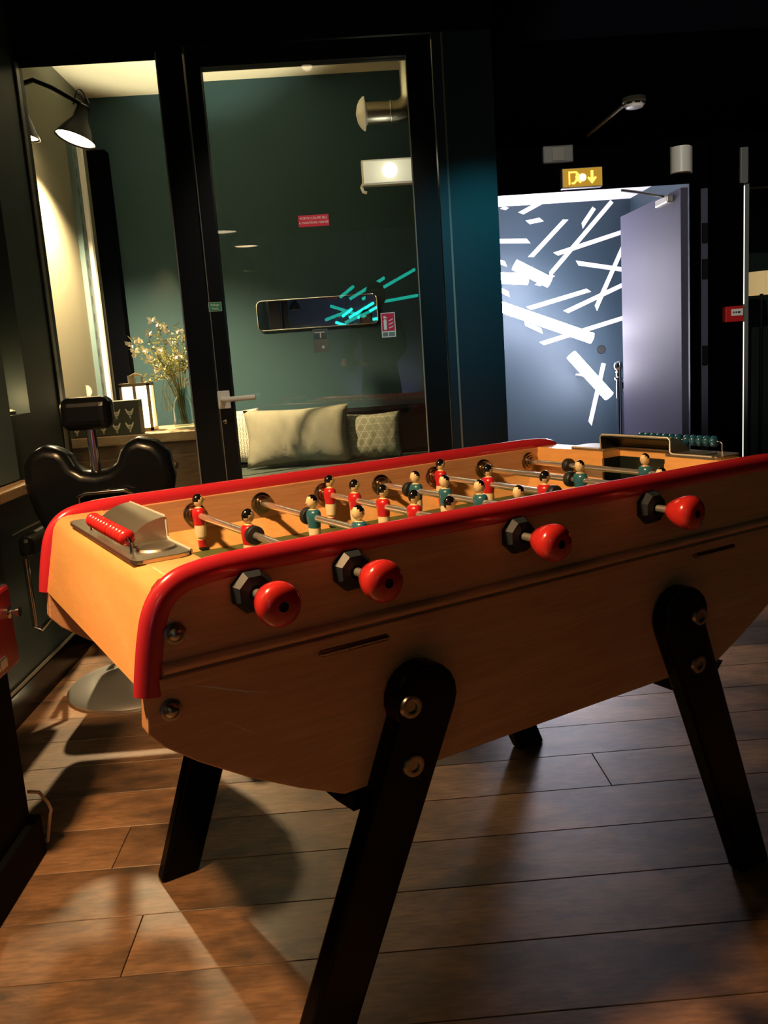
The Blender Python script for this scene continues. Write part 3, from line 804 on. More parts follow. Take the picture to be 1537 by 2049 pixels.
build(tk, 'tank', 'tank', CM)
build(MB().box(-.112, .110, -.102, .102, .43, .455), 'lid', 'machine_red', CM, bevel=.008)
gm = MB().ball((0, 0, 0), .021, 16, 10).mesh('candy_ball', 'gum_red', True, 80)
gi = 0
for k, zz in enumerate((.2105, .2475, .284)):
    for ix in range(4):
        for iy in range(4):
            if k == 2 and (ix < 2 or iy < 2): continue
            o = link('candy_ball', gm, None, (-.885 - .078 + ix * .0515 + .012 * (k % 2) * (1 if ix < 2 else -1), 1.75 - .070 + iy * .0455, 0.4855 + zz))
            tag(o, 'round red candy ball inside the clear tank of the candy machine', 'candy ball', 'candy balls in the tank')
cbl = build(MB().tube([(-.81, 1.86, .17), (-.800, 1.893, .150), (-.786, 1.900, .118), (-.781, 1.900, .100), (-.786, 1.900, .085), (-.80, 1.90, .02), (-.82, 1.93, .006), (-.95, 2.0, .006)], .004, 8), 'power_cable', 'cord_tan', None, smooth=True)
tag(cbl, 'thin tan power cable looping out behind the black cabinet', 'cable')

# table pendant (out of frame, lights the left end of the table)
def pendant(loc, r, label, power, col=WARM, ceil=CEIL, spot=None, glow='pendant_glow'):
    t = thing('pendant_lamp', label, 'lamp', loc)
    sh = MB().lathe([(.02, .16), (.03, .155), (r * .55, .11), (r * .9, .05), (r, 0), (r - .006, .001), (r * .86, .05), (r * .5, .10), (.0, .12)], (0, 0, 0), (0, 0, 1), 28)
    build(sh, 'lamp_shade', 'black_frame', t, smooth=True)
    build(MB().tube([(0, 0, .15), (0, 0, ceil - loc[2])], .004, 6), 'cord', 'black_rubber', t)
    build(MB().lathe([(0, .018), (r * .86, .018), (r * .86, .024), (0, .024)], (0, 0, 0), (0, 0, 1), 24), 'diffuser', glow, t)
    if spot:
        light('pendant_light', 'SPOT', (0, 0, .012), power, col, t, .075, spot, 136, .35)
    elif power:
        light('pendant_light', 'POINT', (0, 0, -.01), power, col, t, .06)
    return t
pendant((-.79, .97, 2.0), .13, 'black pendant lamp hanging above the low black cabinet', P_TABLE, spot=(.05, .05, -1))
pendant((-.882, -1.4, 2.215), .14, 'nearest round pendant lamp mirrored in the glazed door', 0, glow='rear_glow')
pendant((-1.03, -2.7, 2.13), .10, 'middle round pendant lamp mirrored in the glazed door', 0, glow='rear_glow')
pendant((-.81, -3.5, 1.98), .10, 'lowest round pendant lamp mirrored in the glazed door', 0, glow='rear_glow')
# teal tubes behind the camera (mirrored in the door glass; last three added to tint the panel)
TEAL = [((.064, -2.2, 1.732), (.445, -2.2, 1.926)), ((.195, -2.25, 1.723), (.774, -2.25, 1.995)), ((-.039, -2.2, 1.754), (.116, -2.2, 1.861)), ((.349, -2.22, 1.677), (.789, -2.22, 1.725)), ((-.149, -2.35, 1.685), (.259, -2.35, 1.529)), ((-.214, -2.25, 1.535), (.056, -2.25, 1.62)), ((-.006, -2.3, 1.496), (.291, -2.3, 1.604)), ((.86, -2.2, 1.62), (1.30, -2.2, 1.85)), ((.88, -2.3, 1.80), (1.42, -2.3, 1.55)), ((.95, -2.25, 1.42), (1.35, -2.25, 1.58))]
for k, (a, b_) in enumerate(TEAL):
    va, vb = Vector(a), Vector(b_)
    t = thing('teal_tube_lamp', 'teal glowing tube lamp mirrored in the glazed partition, ' + ['above the phone shape', 'longest of the bundle', 'shortest at upper left', 'nearly level at right', 'sloping down to the right', 'lowest at left', 'lowest at right', 'rising, added to tint the dark panel', 'falling, added to tint the dark panel', 'lowest of those added to tint the dark panel'][k], 'tube lamp', tuple((va + vb) / 2), 0, 'teal tubes behind the photographer')
    o = build(MB().tube([va - (va + vb) / 2, vb - (va + vb) / 2], .016, 12), 'tube', 'tube_teal', t, smooth=True)
    mid = (va + vb) / 2
    build(MB().tube([(0, 0, .015), (0, 0, CEIL - mid.z)], .002, 5), 'suspension_wire', 'chrome', t)

def added_spot(loc, target, power, col, angle, blend, label):  # unseen spots, each added to brighten one area
    t = thing('added_spot', label, 'lamp', loc)
    d = (Vector(target) - Vector(loc)).normalized()
    build(MB().lathe([(0, -.07), (.03, -.07), (.038, -.03), (.038, .05), (.034, .05), (.030, .0), (0, .0)], (0, 0, 0), tuple(d), 20), 'lamp_head', 'black_frame', t, smooth=True)
    build(MB().tube([(0, 0, .0), (0, 0, CEIL - loc[2] - .0005)], .008, 8), 'stem', 'black_frame', t)
    build(MB().lathe([(0, .004), (.028, .004), (.028, .008), (0, .008)], (0, 0, 0), tuple(d), 16), 'lens', 'pendant_glow', t)
    light('spot_light', 'SPOT', tuple(d * .03), power, col, t, .025, tuple(d * 2), angle, blend)
    return t
added_spot((-.10, 2.25, 2.62), (-.10, 3.5, 1.30), P_DOOR, (1.0, .90, .74), 50, .7, 'black ceiling spot added to brighten the glazed door')
added_spot((.95, .9, 2.36), (1.75, 5.0, 1.85), P_EXIT, (1.0, .92, .78), 36, .5, 'black ceiling spot added to brighten the area over the exit doorway')
added_spot((1.0, 1.2, 2.60), (.53, 3.5, 1.32), P_TEALSPOT, (.05, .62, .80), 22, 1.0, 'black ceiling spot added to wash the dark panel teal')
WW = thing('added_washer', 'added violet washer tinting the wall behind the photographer', 'light fixture', (.45, -3.95, 0))  # unseen violet lamp added to light the rear wall
build(MB().box(-.25, .25, -.05, .05, .001, .07), 'housing', 'black_frame', WW, bevel=.006)
build(MB().box(-.23, .23, -.035, .035, .0702, .074), 'lens', 'violet_lens', WW)
light('washer_light', 'SPOT', (0, 0, .09), 160, (.62, .50, 1.0), WW, .05, (0, -.16, 1.5), 95, .6)
# ---- barber room contents
def wall_lamp(x, y, z, label, power, tilt):
    t = thing('wall_lamp', label, 'lamp', (x, y, z))
    sh = MB().lathe([(.022, .17), (.030, .165), (.040, .10), (.075, .045), (.098, 0), (.094, .001), (.071, .045), (.036, .10), (0, .105)], (0, 0, 0), (0, 0, 1), 28)
    s_ = build(sh, 'lamp_shade', 'black_gloss', t, smooth=True, rot=tilt)
    build(MB().lathe([(0, -.006), (.045, -.004), (.088, .006), (.088, .012), (0, .02)], (0, 0, 0), (0, 0, 1), 24), 'bulb', 'bulb', t, smooth=True, rot=tilt)
    tp_ = Euler(tilt).to_matrix() @ Vector((0, 0, .168))
    a = MB().tube([(-1.449 - x, -.03, .25), (-1.449 - x + .07, -.03, .268), (tp_.x - .13, -.02, .235), (tp_.x - .02, tp_.y, tp_.z + .015), (tp_.x, tp_.y, tp_.z - .01)], .011, 10)
    build(a, 'arm', 'black_gloss', t, smooth=True)
    build(MB().lathe([(0, 0), (.05, 0), (.045, .015), (0, .018)], (-1.449 - x, -.03, .25), (1, 0, 0), 18), 'wall_rose', 'black_gloss', t, smooth=True)
    lp = [(0.0 + .035 * math.sin(k / 8 * PI) + .01, 0, .17 + .09 * math.sin(k / 8 * PI)) for k in range(9)]
    build(MB().tube([(tp_.x - .05 + .075 * k / 8, tp_.y, tp_.z + .01 + .065 * math.sin(k / 8 * PI)) for k in range(9)], .004, 6), 'cable_loop', 'black_rubber', t, smooth=True)
    light('lamp_light', 'SPOT', (-.012, -.006, -.036), power, (1.0, .68, .38), t, .03, (.02, .05, -1), 128, .7)
    return t
wall_lamp(-1.226, 4.4, 2.225, 'black swan arm wall lamp shining behind the tall window', P_BARBER, (math.radians(-9), math.radians(19), 0))
wall_lamp(-1.275, 3.72, 2.08, 'black wall lamp mostly hidden by the left window post', P_BARBER2, (0, math.radians(12), 0))
UL = thing('added_uplighter', 'slim added uplighter, hidden behind the post, brightening the cream ceiling', 'added lamp', (-.72, 4.72, 0))  # unseen lamp added to brighten the ceiling behind the glass
build(MB().lathe([(0, .001), (.11, .001), (.11, .012), (.012, .022), (.012, 1.66), (0, 1.66)], (0, 0, 0), (0, 0, 1), 18), 'stand', 'black_frame', UL, smooth=True)
build(MB().lathe([(.0, 1.655), (.03, 1.655), (.06, 1.70), (.075, 1.76), (.071, 1.76), (.055, 1.70), (0, 1.675)], (0, 0, 0), (0, 0, 1), 22), 'bowl', 'black_frame', UL, smooth=True)
light('uplight_light', 'SPOT', (0, 0, 1.755), P_UP, (1.0, .86, .60), UL, .04, (0, .08, 3), 86, .4)
# slotted shelf rail
sr = thing('shelf_rail', 'pale slotted metal shelf upright on the side wall behind the window', 'shelf rail', (-1.45, 5.06, .55))
build(MB().box(0, .028, -.045, .045, 0, 1.85), 'upright', 'teal_panel', sr)
build(MB().box(0, .05, .046, .085, 0, 1.85), 'edge_strip', 'white_paint', sr)
for k in range(18):
    build(MB().box(.0281, .0295, -.02, -.006, .08 + k * .098, .125 + k * .098), 'slot', 'black_rubber', sr)
# counter
CT = thing('counter', 'wooden topped dark counter behind the tall window', 'counter', (-.95, 4.05, 0))
build(MB().box(-.49, .33, -.27, .25, .800, .842), 'worktop', 'counter_wood', CT, bevel=.004)
build(MB().box(-.47, .31, -.24, .23, 0, .80), 'body', 'dark_wood', CT)
for xx in (-.45, -.06, ):
    build(MB().box(xx, xx + .35, -.252, -.2405, .08, .74), 'door_panel', 'dark_wood', CT, bevel=.003)
build(MB().lathe([(0, 0), (.012, 0), (.016, .012), (.010, .022), (0, .024)], (.15, -.2525, .70), (0, -1, 0), 14), 'knob', 'brass_dark', CT, smooth=True)
# bee box
BX = thing('bee_print_box', 'dark olive box printed with cream bees on the counter behind the barber chair headrest', 'box', (-1.085, 3.80, .8425))
build(MB().box(-.155, .155, 0, .075, 0, .150), 'box_body', 'bee_box', BX, bevel=.003)
build(MB().box(-.157, .157, -.0015, .0765, .118, .1200), 'lid_seam', 'bee_box', BX)
def bee(cx_, cz, s):
    m_ = MB()
    for q in (-1, 1):
        m_.prism([(cx_ + q * .002 * s, cz + .001 * s), (cx_ + q * .005 * s, cz - .006 * s), (cx_ + q * .011 * s, cz + .004 * s), (cx_ + q * .0155 * s, cz + .018 * s), (cx_ + q * .0115 * s, cz + .017 * s), (cx_ + q * .006 * s, cz + .009 * s)], -.0012, 0, 'y')
    for k in range(4):
        w = (.0055, .006, .0048, .0028)[k] * s; z = cz + (.007 - k * .0055) * s
        m_.box(cx_ - w, cx_ + w, -.0012, 0, z - .0019 * s, z + .0019 * s)
    m_.prism([(cx_ - .003 * s, cz - .0135 * s), (cx_ + .003 * s, cz - .0135 * s), (cx_, cz - .018 * s)], -.0012, 0, 'y')
    return build(m_, 'bee_print', 'bee_cream', BX)
for r_ in range(2):
    for c_ in range(5):
        bee(-.118 + c_ * .058 + (.0 if r_ else -.006), .032 + r_ * .060, 1.25)
# lantern
LN = thing('lantern', 'glowing copper lantern with lit panels on the counter', 'lantern', (-.985, 4.03, .8425))
lf = MB()
for sx in (-1, 1):
    for sy in (-1, 1):
        lf.box(sx * .062 - .006, sx * .062 + .006, sy * .045 - .006, sy * .045 + .006, 0, .215)
lf.box(-.068, .068, -.051, .051, .0, .014).box(-.068, .068, -.051, .051, .205, .22).box(-.007, .007, -.0515, -.040, .014, .205)
build(lf, 'lantern_frame', 'brass_dark', LN)
build(MB().box(-.056, -.008, -.043, .043, .0145, .2045).box(.008, .056, -.043, .043, .0145, .2045), 'glow_panel', 'lantern_glow', LN)
build(MB().tube([(-.03, 0, .22), (-.028, 0, .25), (0, 0, .262), (.028, 0, .25), (.03, 0, .22)], .005, 8), 'lantern_handle', 'brass_dark', LN, smooth=True)
build(MB().lathe([(0, 0), (.018, 0), (.018, .035), (0, .035)], (-.02, .01, .22), (0, 0, 1), 14), 'vent_cap', 'bead_grey', LN, smooth=True)
# glass vase + dried bouquet
VS = tag(build(MB().lathe([(0, .001), (.046, .001), (.05, .01), (.05, .09), (.045, .12), (.028, .145), (.026, .175), (.032, .186), (.029, .186), (.023, .175), (.025, .146), (.042, .12), (.047, .09), (.047, .012), (0, .008)], (0, 0, 0), (0, 0, 1), 28), 'glass_vase', 'vase_glass', None, True, (-.775, 4.0, .8425)), 'clear glass bottle vase holding the dried bouquet', 'vase')
BQ = thing('dried_bouquet', 'pale dried flower bouquet in the clear glass vase', 'bouquet', (-.775, 4.0, .8425))
rnd = random.Random(3)
stm = MB(); lv = MB(); lo_ = MB(); pt = MB()
def leafq(mb, p, d, L, wd, up):
    d = d.normalized(); s_ = d.cross(up).normalized() if d.cross(up).length > 1e-3 else Vector((1, 0, 0)); nrm = s_.cross(d)
    a = p + d * L * .45 + s_ * wd + nrm * wd * .5; b_ = p + d * L; c = p + d * L * .45 - s_ * wd + nrm * wd * .5; e = p + d * L * .45
    mb.poly([p, a, e]); mb.poly([a, b_, e]); mb.poly([p, e, c]); mb.poly([e, b_, c])
for k in range(40):
    ang = rnd.uniform(0, 2 * PI); sp = rnd.uniform(.03, .19)
    tip = Vector((math.cos(ang) * sp - .06, math.sin(ang) * sp * .7, rnd.uniform(.26, .50) - sp * .35))
    mid = Vector((tip.x * .3, tip.y * .3, .23))
    base = Vector((rnd.uniform(-.015, .015), rnd.uniform(-.015, .015), .02))
    stm.tube([base, (base + mid) / 2 * 1.0 + Vector((0, 0, .02)), mid, tip], .0014, 5)
    for q in range(13):
        t = rnd.uniform(.15, 1.0); p_ = mid.lerp(tip, t)
        d = Vector((rnd.uniform(-1, 1), rnd.uniform(-1, 1), rnd.uniform(-.4, 1)))
        leafq(rnd.choice((lv, lv, lo_)), p_, d, rnd.uniform(.014, .030), rnd.uniform(.003, .008), Vector((rnd.uniform(-1, 1), rnd.uniform(-1, 1), .3)))
for k in range(9):      # trailing threads
    a = Vector((rnd.uniform(-.07, -.02), rnd.uniform(-.04, .02), .24)); b_ = a + Vector((rnd.uniform(-.05, -.01), 0, -.06)); c = b_ + Vector((rnd.uniform(-.02, .03), 0, -.10))
    stm.tube([a, b_, c], .0010, 4)
build(stm, 'stems', 'leaf_olive', BQ)
o = build(lv, 'pale_leaves', 'leaf_pale', BQ); o['kind'] = 'stuff'
o = build(lo_, 'olive_leaves', 'leaf_olive', BQ); o['kind'] = 'stuff'
for px, pz in ((-.195, .385), (-.185, .355), (-.085, .488), (-.055, .475), (-.03, .45), (.03, .44), (-.16, .41), (-.10, .44), (-.12, .32), (-.07, .36), (-.02, .39), (.01, .33), (-.09, .27), (.03, .21), (-.14, .36), (.05, .40)):
    fm = MB()
    for k in range(6):
        d = Vector((rnd.uniform(-1, 1), rnd.uniform(-1, .3), rnd.uniform(-1, 1)))
        leafq(fm, Vector((px, -.05 + rnd.uniform(-.03, .03), pz)), d, rnd.uniform(.020, .030), .009, Vector((0, 1, .2)))
    build(fm, 'white_petal_cluster', 'petal_white', BQ)
# bench + cushions
BN = thing('bench', 'dark green upholstered bench behind the glazed door', 'bench', (-.15, 5.12, 0))
build(MB().box(-.75, .68, -.37, .36, .12, .455), 'body', 'black_frame', BN)
build(MB().box(-.75, .68, -.375, .24, .456, .503), 'seat_pad', 'bench_green', BN, bevel=.015, seg=3)
build(MB().box(-.75, .68, .28, .36, .505, .80), 'back_pad', 'black_frame', BN, bevel=.02, seg=3)
def cushion(name, w, h, t, m_, label, loc, rx, rz=0, n=18, crumple=.006, seed=1):
    rn = random.Random(seed)
    ph = [(rn.uniform(4, 11), rn.uniform(-6, 6), rn.uniform(0, 6)) for _ in range(4)]
    mb = MB(); bm = mb.bm; g = {}
    for s_ in (-1, 1):
        for i in range(n + 1):
            for j in range(n + 1):
                u, v = i / n * 2 - 1, j / n * 2 - 1
                edge = (1 - abs(u) ** 2.6) * (1 - abs(v) ** 2.6)
                th_ = t / 2 * max(0, edge) ** .48
                k = 1 - .09 * (1 - abs(u) ** 1.5) * abs(v) ** 2; k2 = 1 - .07 * (1 - abs(v) ** 1.5) * abs(u) ** 2
                x, z = u * w / 2 * k2, v * h / 2 * k
                cr = sum(math.sin(a * u * 2 + b_ * v * 2 + c) for a, b_, c in ph) * crumple * edge ** .5
                if (i in (0, n) or j in (0, n)):
                    if s_ == 1: g[(1, i, j)] = g[(-1, i, j)]; continue
                    th_ = 0; cr = 0
                g[(s_, i, j)] = bm.verts.new((x, s_ * th_ - cr, z))
        for i in range(n):
            for j in range(n):
                bm.faces.new((g[(s_, i, j)], g[(s_, i + 1, j)], g[(s_, i + 1, j + 1)], g[(s_, i, j + 1)]))
    o = build(mb, name, m_, None, True, loc, (rx, 0, rz))
    o.data.set_sharp_from_angle(angle=PI)
    return tag(o, label, 'cushion')
cu = cushion('cushion', .62, .345, .15, 'linen', 'large plain beige linen cushion in the middle of the bench', (-.330, 5.05, .681), math.radians(-10), math.radians(1), seed=5, crumple=.005)
c2 = cushion('cushion', .34, .275, .11, 'linen_dark', 'small olive cushion with pale triangle lines at the right of the bench', (.115, 5.12, .648), math.radians(-10), 0, seed=8, crumple=.002)
c3 = cushion('cushion', .34, .335, .11, 'linen_white', 'white cushion with dark link pattern at the left of the bench', (-.735, 5.19, .690), math.radians(-10), 0, seed=11, crumple=.001)
# printed triangle lines / link pattern as procedural print on the cushions
def pattern_mat(name, base, ink, kind):
    m = bpy.data.materials.new(name); n, l = nodes(m); b = n['Principled BSDF']; b.inputs['Roughness'].default_value = .95
    tc = n.new('ShaderNodeTexCoord'); sp = n.new('ShaderNodeSeparateXYZ'); l.new(tc.outputs['Object'], sp.inputs[0])
    def M_(op, a, b2=None, c=None):
        x = n.new('ShaderNodeMath'); x.operation = op
        for i, v in enumerate((a, b2, c)):
            if v is None: continue
            if isinstance(v, (int, float)): x.inputs[i].default_value = v
            else: l.new(v, x.inputs[i])
        return x.outputs[0]
    X, Z = sp.outputs[0], sp.outputs[2]
    if kind == 'tri':
        acc = None
        for ang in (90, 30, 150):
            a = math.radians(ang)
            d = M_('ADD', M_('MULTIPLY', X, math.cos(a) / .042), M_('MULTIPLY', Z, math.sin(a) / .042))
            ln = M_('LESS_THAN', M_('ABSOLUTE', M_('SUBTRACT', M_('FRACT', d), .5)), .035)
            acc = ln if acc is None else M_('MAXIMUM', acc, ln)
    else:
        u = M_('DIVIDE', X, .034); row_ = M_('FLOOR', M_('DIVIDE', Z, .017))
        u2 = M_('ADD', u, M_('MULTIPLY', row_, .5))
        fu = M_('ABSOLUTE', M_('SUBTRACT', M_('FRACT', u2), .5)); fv = M_('ABSOLUTE', M_('SUBTRACT', M_('FRACT', M_('DIVIDE', Z, .017)), .5))
        r1 = M_('MAXIMUM', M_('MULTIPLY', fu, 1.0), M_('MULTIPLY', fv, .95))
        acc = M_('MULTIPLY', M_('GREATER_THAN', r1, .24), M_('LESS_THAN', r1, .38))
    mx_ = n.new('ShaderNodeMix'); mx_.data_type = 'RGBA'; l.new(acc, mx_.inputs[0])
    mx_.inputs[6].default_value = (*base, 1); mx_.inputs[7].default_value = (*ink, 1)
    l.new(mx_.outputs[2], b.inputs['Base Color'])
    return m
c2.data.materials[0] = pattern_mat('triangle_print', (.135, .14, .10), (.26, .26, .20), 'tri')
c3.data.materials[0] = pattern_mat('link_print', (.58, .57, .48), (.16, .16, .13), 'link')
# vent duct
VD = thing('vent_duct', 'shiny metal vent pipe with round white cap high behind the glazed door', 'vent', (0, 5.1, 0))
el = [(.20, 0, 2.448), (.37, 0, 2.448)] + [(.37 + .09 * math.sin(a), 0, 2.448 + .09 * (1 - math.cos(a))) for a in (PI / 8, PI / 4, 3 * PI / 8, PI / 2)] + [(.46, 0, 2.789)]
build(MB().tube(el, .059, 20), 'pipe', 'galv', VD, smooth=True)
build(MB().lathe([(.0605, 0), (.0625, .002), (.0625, .010), (.0605, .012)], (.335, 0, 2.448), (1, 0, 0), 24), 'clamp_band', 'galv', VD, smooth=True)
build(MB().lathe([(0, -.045), (.045, -.036), (.070, -.022), (.088, -.004), (.090, .006), (.06, .012), (.055, .035), (0, .035)], (.19, 0, 2.448), (1, 0, 0), 28), 'cap', 'white_plastic', VD, smooth=True)
# bulkhead light
BL = thing('bulkhead_light', 'lit rectangular emergency light under the vent pipe', 'light fixture', (0, 5.1, 0))
build(MB().box(.155, .56, .0, .06, 2.066, 2.205), 'housing', 'white_plastic', BL, bevel=.006)
build(MB().box(.165, .545, -.008, -.0005, 2.076, 2.195), 'diffuser', 'fixture_diffuser', BL, bevel=.003)
build(MB().lathe([(0, 0), (.042, 0), (.036, .004), (0, .006)], (.315, -.0085, 2.140), (0, -1, 0), 20), 'lit_spot', 'fixture_glow', BL, smooth=True)
build(MB().tube([(.163, .02, 2.085), (.150, .02, 2.06), (.158, .02, 2.035), (.178, .02, 2.03)], .009, 8), 'cable_gland', 'white_plastic', BL, smooth=True)
light('fixture_light', 'POINT', (.31, -.12, 2.14), .6, (1, .93, .75), BL, .05)
# mirror
mr_ = thing('wall_mirror', 'long low wall mirror with rounded silver frame behind the glazed door', 'mirror', (-.168, 5.497, 1.405))
def rrect(w, h, r):
    p_ = []
    for cx_, cz_, a0 in ((w / 2 - r, -h / 2 + r, 270), (w / 2 - r, h / 2 - r, 0), (-w / 2 + r, h / 2 - r, 90), (-w / 2 + r, -h / 2 + r, 180)):
        for k in range(6):
            a = math.radians(a0 + 18 * k); p_.append((cx_ + r * math.cos(a), cz_ + r * math.sin(a)))
    return p_
build(MB().prism(rrect(.745, .175, .028), -.012, 0, 'y'), 'mirror_glass', 'mirror', mr_)
build(MB().tube([(x, -.014, z) for x, z in rrect(.75, .18, .03)], .005, 8, closed=True), 'frame', 'chrome', mr_, smooth=True)

# ---- exit passage
EX = thing('exit_sign', 'glowing amber exit sign with running man and arrow above the doorway', 'exit sign', (1.373, DY - .052, 1.9551))
build(MB().box(-.114, .114, .0, .05, 0, .105), 'housing', 'grey_plastic', EX, bevel=.004)
build(MB().box(-.110, .110, -.004, -.0005, .004, .101), 'sign_face', 'exit_bg', EX)
pic = MB().prism([(-.078, .018), (-.07, .018), (-.07, .078), (-.032, .078), (-.032, .086), (-.078, .086)], -.0055, -.0042, 'y')
pic.lathe([(0, 0), (.0075, 0), (.0075, .0013), (0, .0013)], (-.030, -.0042, .072), (0, -1, 0), 14)
pic.prism([(-.04, .062), (-.022, .064), (-.020, .042), (-.006, .030), (-.012, .022), (-.030, .036), (-.046, .018), (-.062, .020), (-.062, .028), (-.050, .028), (-.038, .044)], -.0055, -.0042, 'y')
pic.prism([(-.022, .064), (-.004, .052), (.004, .056), (.002, .062), (-.004, .060), (-.02, .072)], -.0055, -.0042, 'y')
build(pic, 'running_man', 'exit_glow', EX)
ar = MB().prism([(.046, .086), (.060, .086), (.060, .046), (.074, .054), (.078, .046), (.053, .016), (.028, .046), (.032, .054), (.046, .046)], -.0055, -.0042, 'y')
build(ar, 'arrow', 'exit_glow', EX)
build(MB().lathe([(0, 0), (.020, 0), (.012, .003), (0, .004)], (.0, -.0056, .052), (0, -1, 0), 16), 'lamp_spot', 'exit_core', EX)
SP = thing('wall_box', 'dim grey wall speaker box above the exit sign', 'speaker', (1.243, DY, 2.14))
build(MB().box(-.085, .085, -.05, -.0005, -.046, .046), 'housing', 'grey_plastic', SP, bevel=.008)
build(MB().box(-.035, .035, -.055, -.0505, -.036, .036), 'front_grille', 'bead_grey', SP, bevel=.003)
S2 = thing('wall_speaker', 'cream curved wall sounder above the right of the doorway', 'speaker', (1.948, DY, 2.075))
m_ = MB().prism([(.056 * math.cos(math.radians(a)), -.001 - .055 * math.sin(math.radians(a))) for a in range(0, 181, 15)], -.069, .069, 'z')
build(m_, 'housing', 'white_plastic', S2, smooth=True)
build(MB().box(-.062, .062, -.0105, -.0005, -.072, .072), 'back_plate', 'bead_grey', S2)
S3 = thing('wall_bracket', 'narrow dark grey bracket on the wall above the light strip', 'bracket', (2.29, DY - .03, 2.02))
build(MB().box(-.022, .022, -.02, -.0005, -.095, .095), 'plate', 'grey_plastic', S3, bevel=.003)
SD = thing('smoke_detector', 'white ceiling smoke detector with pale conduit', 'smoke detector', (1.472, 4.36, 2.2495))
build(MB().lathe([(0, 0), (.055, 0), (.055, -.018), (.048, -.022), (.050, -.030), (.040, -.045), (.020, -.050), (0, -.050)], (0, 0, 0), (0, 0, 1), 26), 'detector_body', 'white_plastic', SD, smooth=True)
for a in range(0, 360, 45):
    c_, s_ = math.cos(math.radians(a)), math.sin(math.radians(a))
    build(MB().tube([(.049 * c_ - .012 * s_, .049 * s_ + .012 * c_, -.030), (.049 * c_ + .012 * s_, .049 * s_ - .012 * c_, -.030)], .004, 6), 'vent_slot', 'black_rubber', SD)
build(MB().tube([(-.03, .03, -.013), (-.052, .62, -.013)], .011, 10), 'conduit', 'bead_grey', SD, smooth=True)
CP = thing('fire_call_point', 'red manual fire alarm call point on the black pillar', 'alarm', (2.225, DY - .03, 1.21))
build(MB().box(-.052, .052, -.045, -.0005, -.046, .042), 'housing', 'machine_red', CP, bevel=.004)
build(MB().box(-.020, .048, -.0475, -.0455, -.012, .026), 'break_glass', 'white_print', CP)
build(MB().box(-.010, -.002, -.0485, -.0476, .002, .012).box(.004, .012, -.0485, -.0476, .002, .012).box(.018, .032, -.0485, -.0476, .002, .012), 'print', 'black_rubber', CP)
# corridor LED tubes
TUB = [((1.301, 6.6, 1.719), (1.561, 6.6, 1.574), 'upper of the two short tubes at left'), ((1.03, 6.42, 1.628), (1.358, 6.42, 1.594), 'level short tube at left'), ((1.10, 6.6, 1.452), (1.874, 6.6, 1.137), 'longest, sloping down to the right'), ((1.709, 6.6, 1.024), (1.996, 6.6, .687), 'lowest and steepest')]
for a, b_, lab in TUB:
    va, vb = Vector(a), Vector(b_); mid = (va + vb) / 2
    t = thing('tube_lamp', 'bright white tube lamp in the corridor, ' + lab, 'tube lamp', tuple(mid), 0, 'white tubes in the corridor')
    build(MB().tube([va - mid, vb - mid], .040, 14), 'tube', 'tube_white', t, smooth=True)
    build(MB().tube([(0, .03, 0), (0, 7.0 - mid.y - .0005, 0)], .010, 8), 'wall_mount', 'white_plastic', t)
# stanchion
SN = thing('stanchion', 'chrome rope stanchion with ball top beside the open door', 'stanchion', (1.985, 6.3, 0))
build(MB().lathe([(0, .001), (.15, .001), (.15, .012), (.05, .03), (.025, .035), (.022, .82), (.034, .825), (.034, .84), (.022, .845), (.022, .875), (.03, .88), (.018, .89), (.033, .905), (.038, .925), (.033, .946), (.015, .957), (0, .959)], (0, 0, 0), (0, 0, 1), 24), 'post', 'chrome', SN, smooth=True)
build(MB().tube([(.02, 0, .80), (.045, .0, .76), (.07, .0, .68), (.11, .02, .55), (.16, .04, .40)], .022, 10), 'rope', 'rope_dark', SN, smooth=True)
build(MB().tube([(.0, -.0, .855), (.03, 0, .84), (.035, 0, .80)], .006, 8), 'hook', 'chrome', SN, smooth=True)
# right window interior
LS = thing('shaded_lamp', 'beige lit lamp shade seen through the dark right window', 'lamp', (2.90, 6.0, 0))
build(MB().lathe([(.12, 1.353), (.105, 1.505), (.102, 1.505), (.117, 1.353)], (0, 0, 0), (0, 0, 1), 24), 'lamp_shade', 'shade_glow', LS, smooth=True)
build(MB().lathe([(0, .001), (.13, .001), (.13, .02), (.012, .03), (.012, 1.42), (0, 1.42)], (0, 0, 0), (0, 0, 1), 16), 'stand', 'black_frame', LS, smooth=True)
# uplight added for the warm glow on the left wall
NL = thing('added_niche_light', 'small warm uplight added in the made-up wall niche at the left', 'light fixture', (-1.215, 3.07, .9905))
build(MB().lathe([(0, 0), (.035, 0), (.035, .012), (.028, .014), (0, .014)], (0, 0, 0), (0, 0, 1), 18), 'lamp_ring', 'bead_grey', NL, smooth=True)
build(MB().lathe([(0, .0145), (.026, .0145), (.02, .018), (0, .018)], (0, 0, 0), (0, 0, 1), 16), 'lens', 'shade_glow', NL)
light('niche_lamp_light', 'POINT', (0, 0, .05), 1.0, (1, .72, .34), NL, .03)

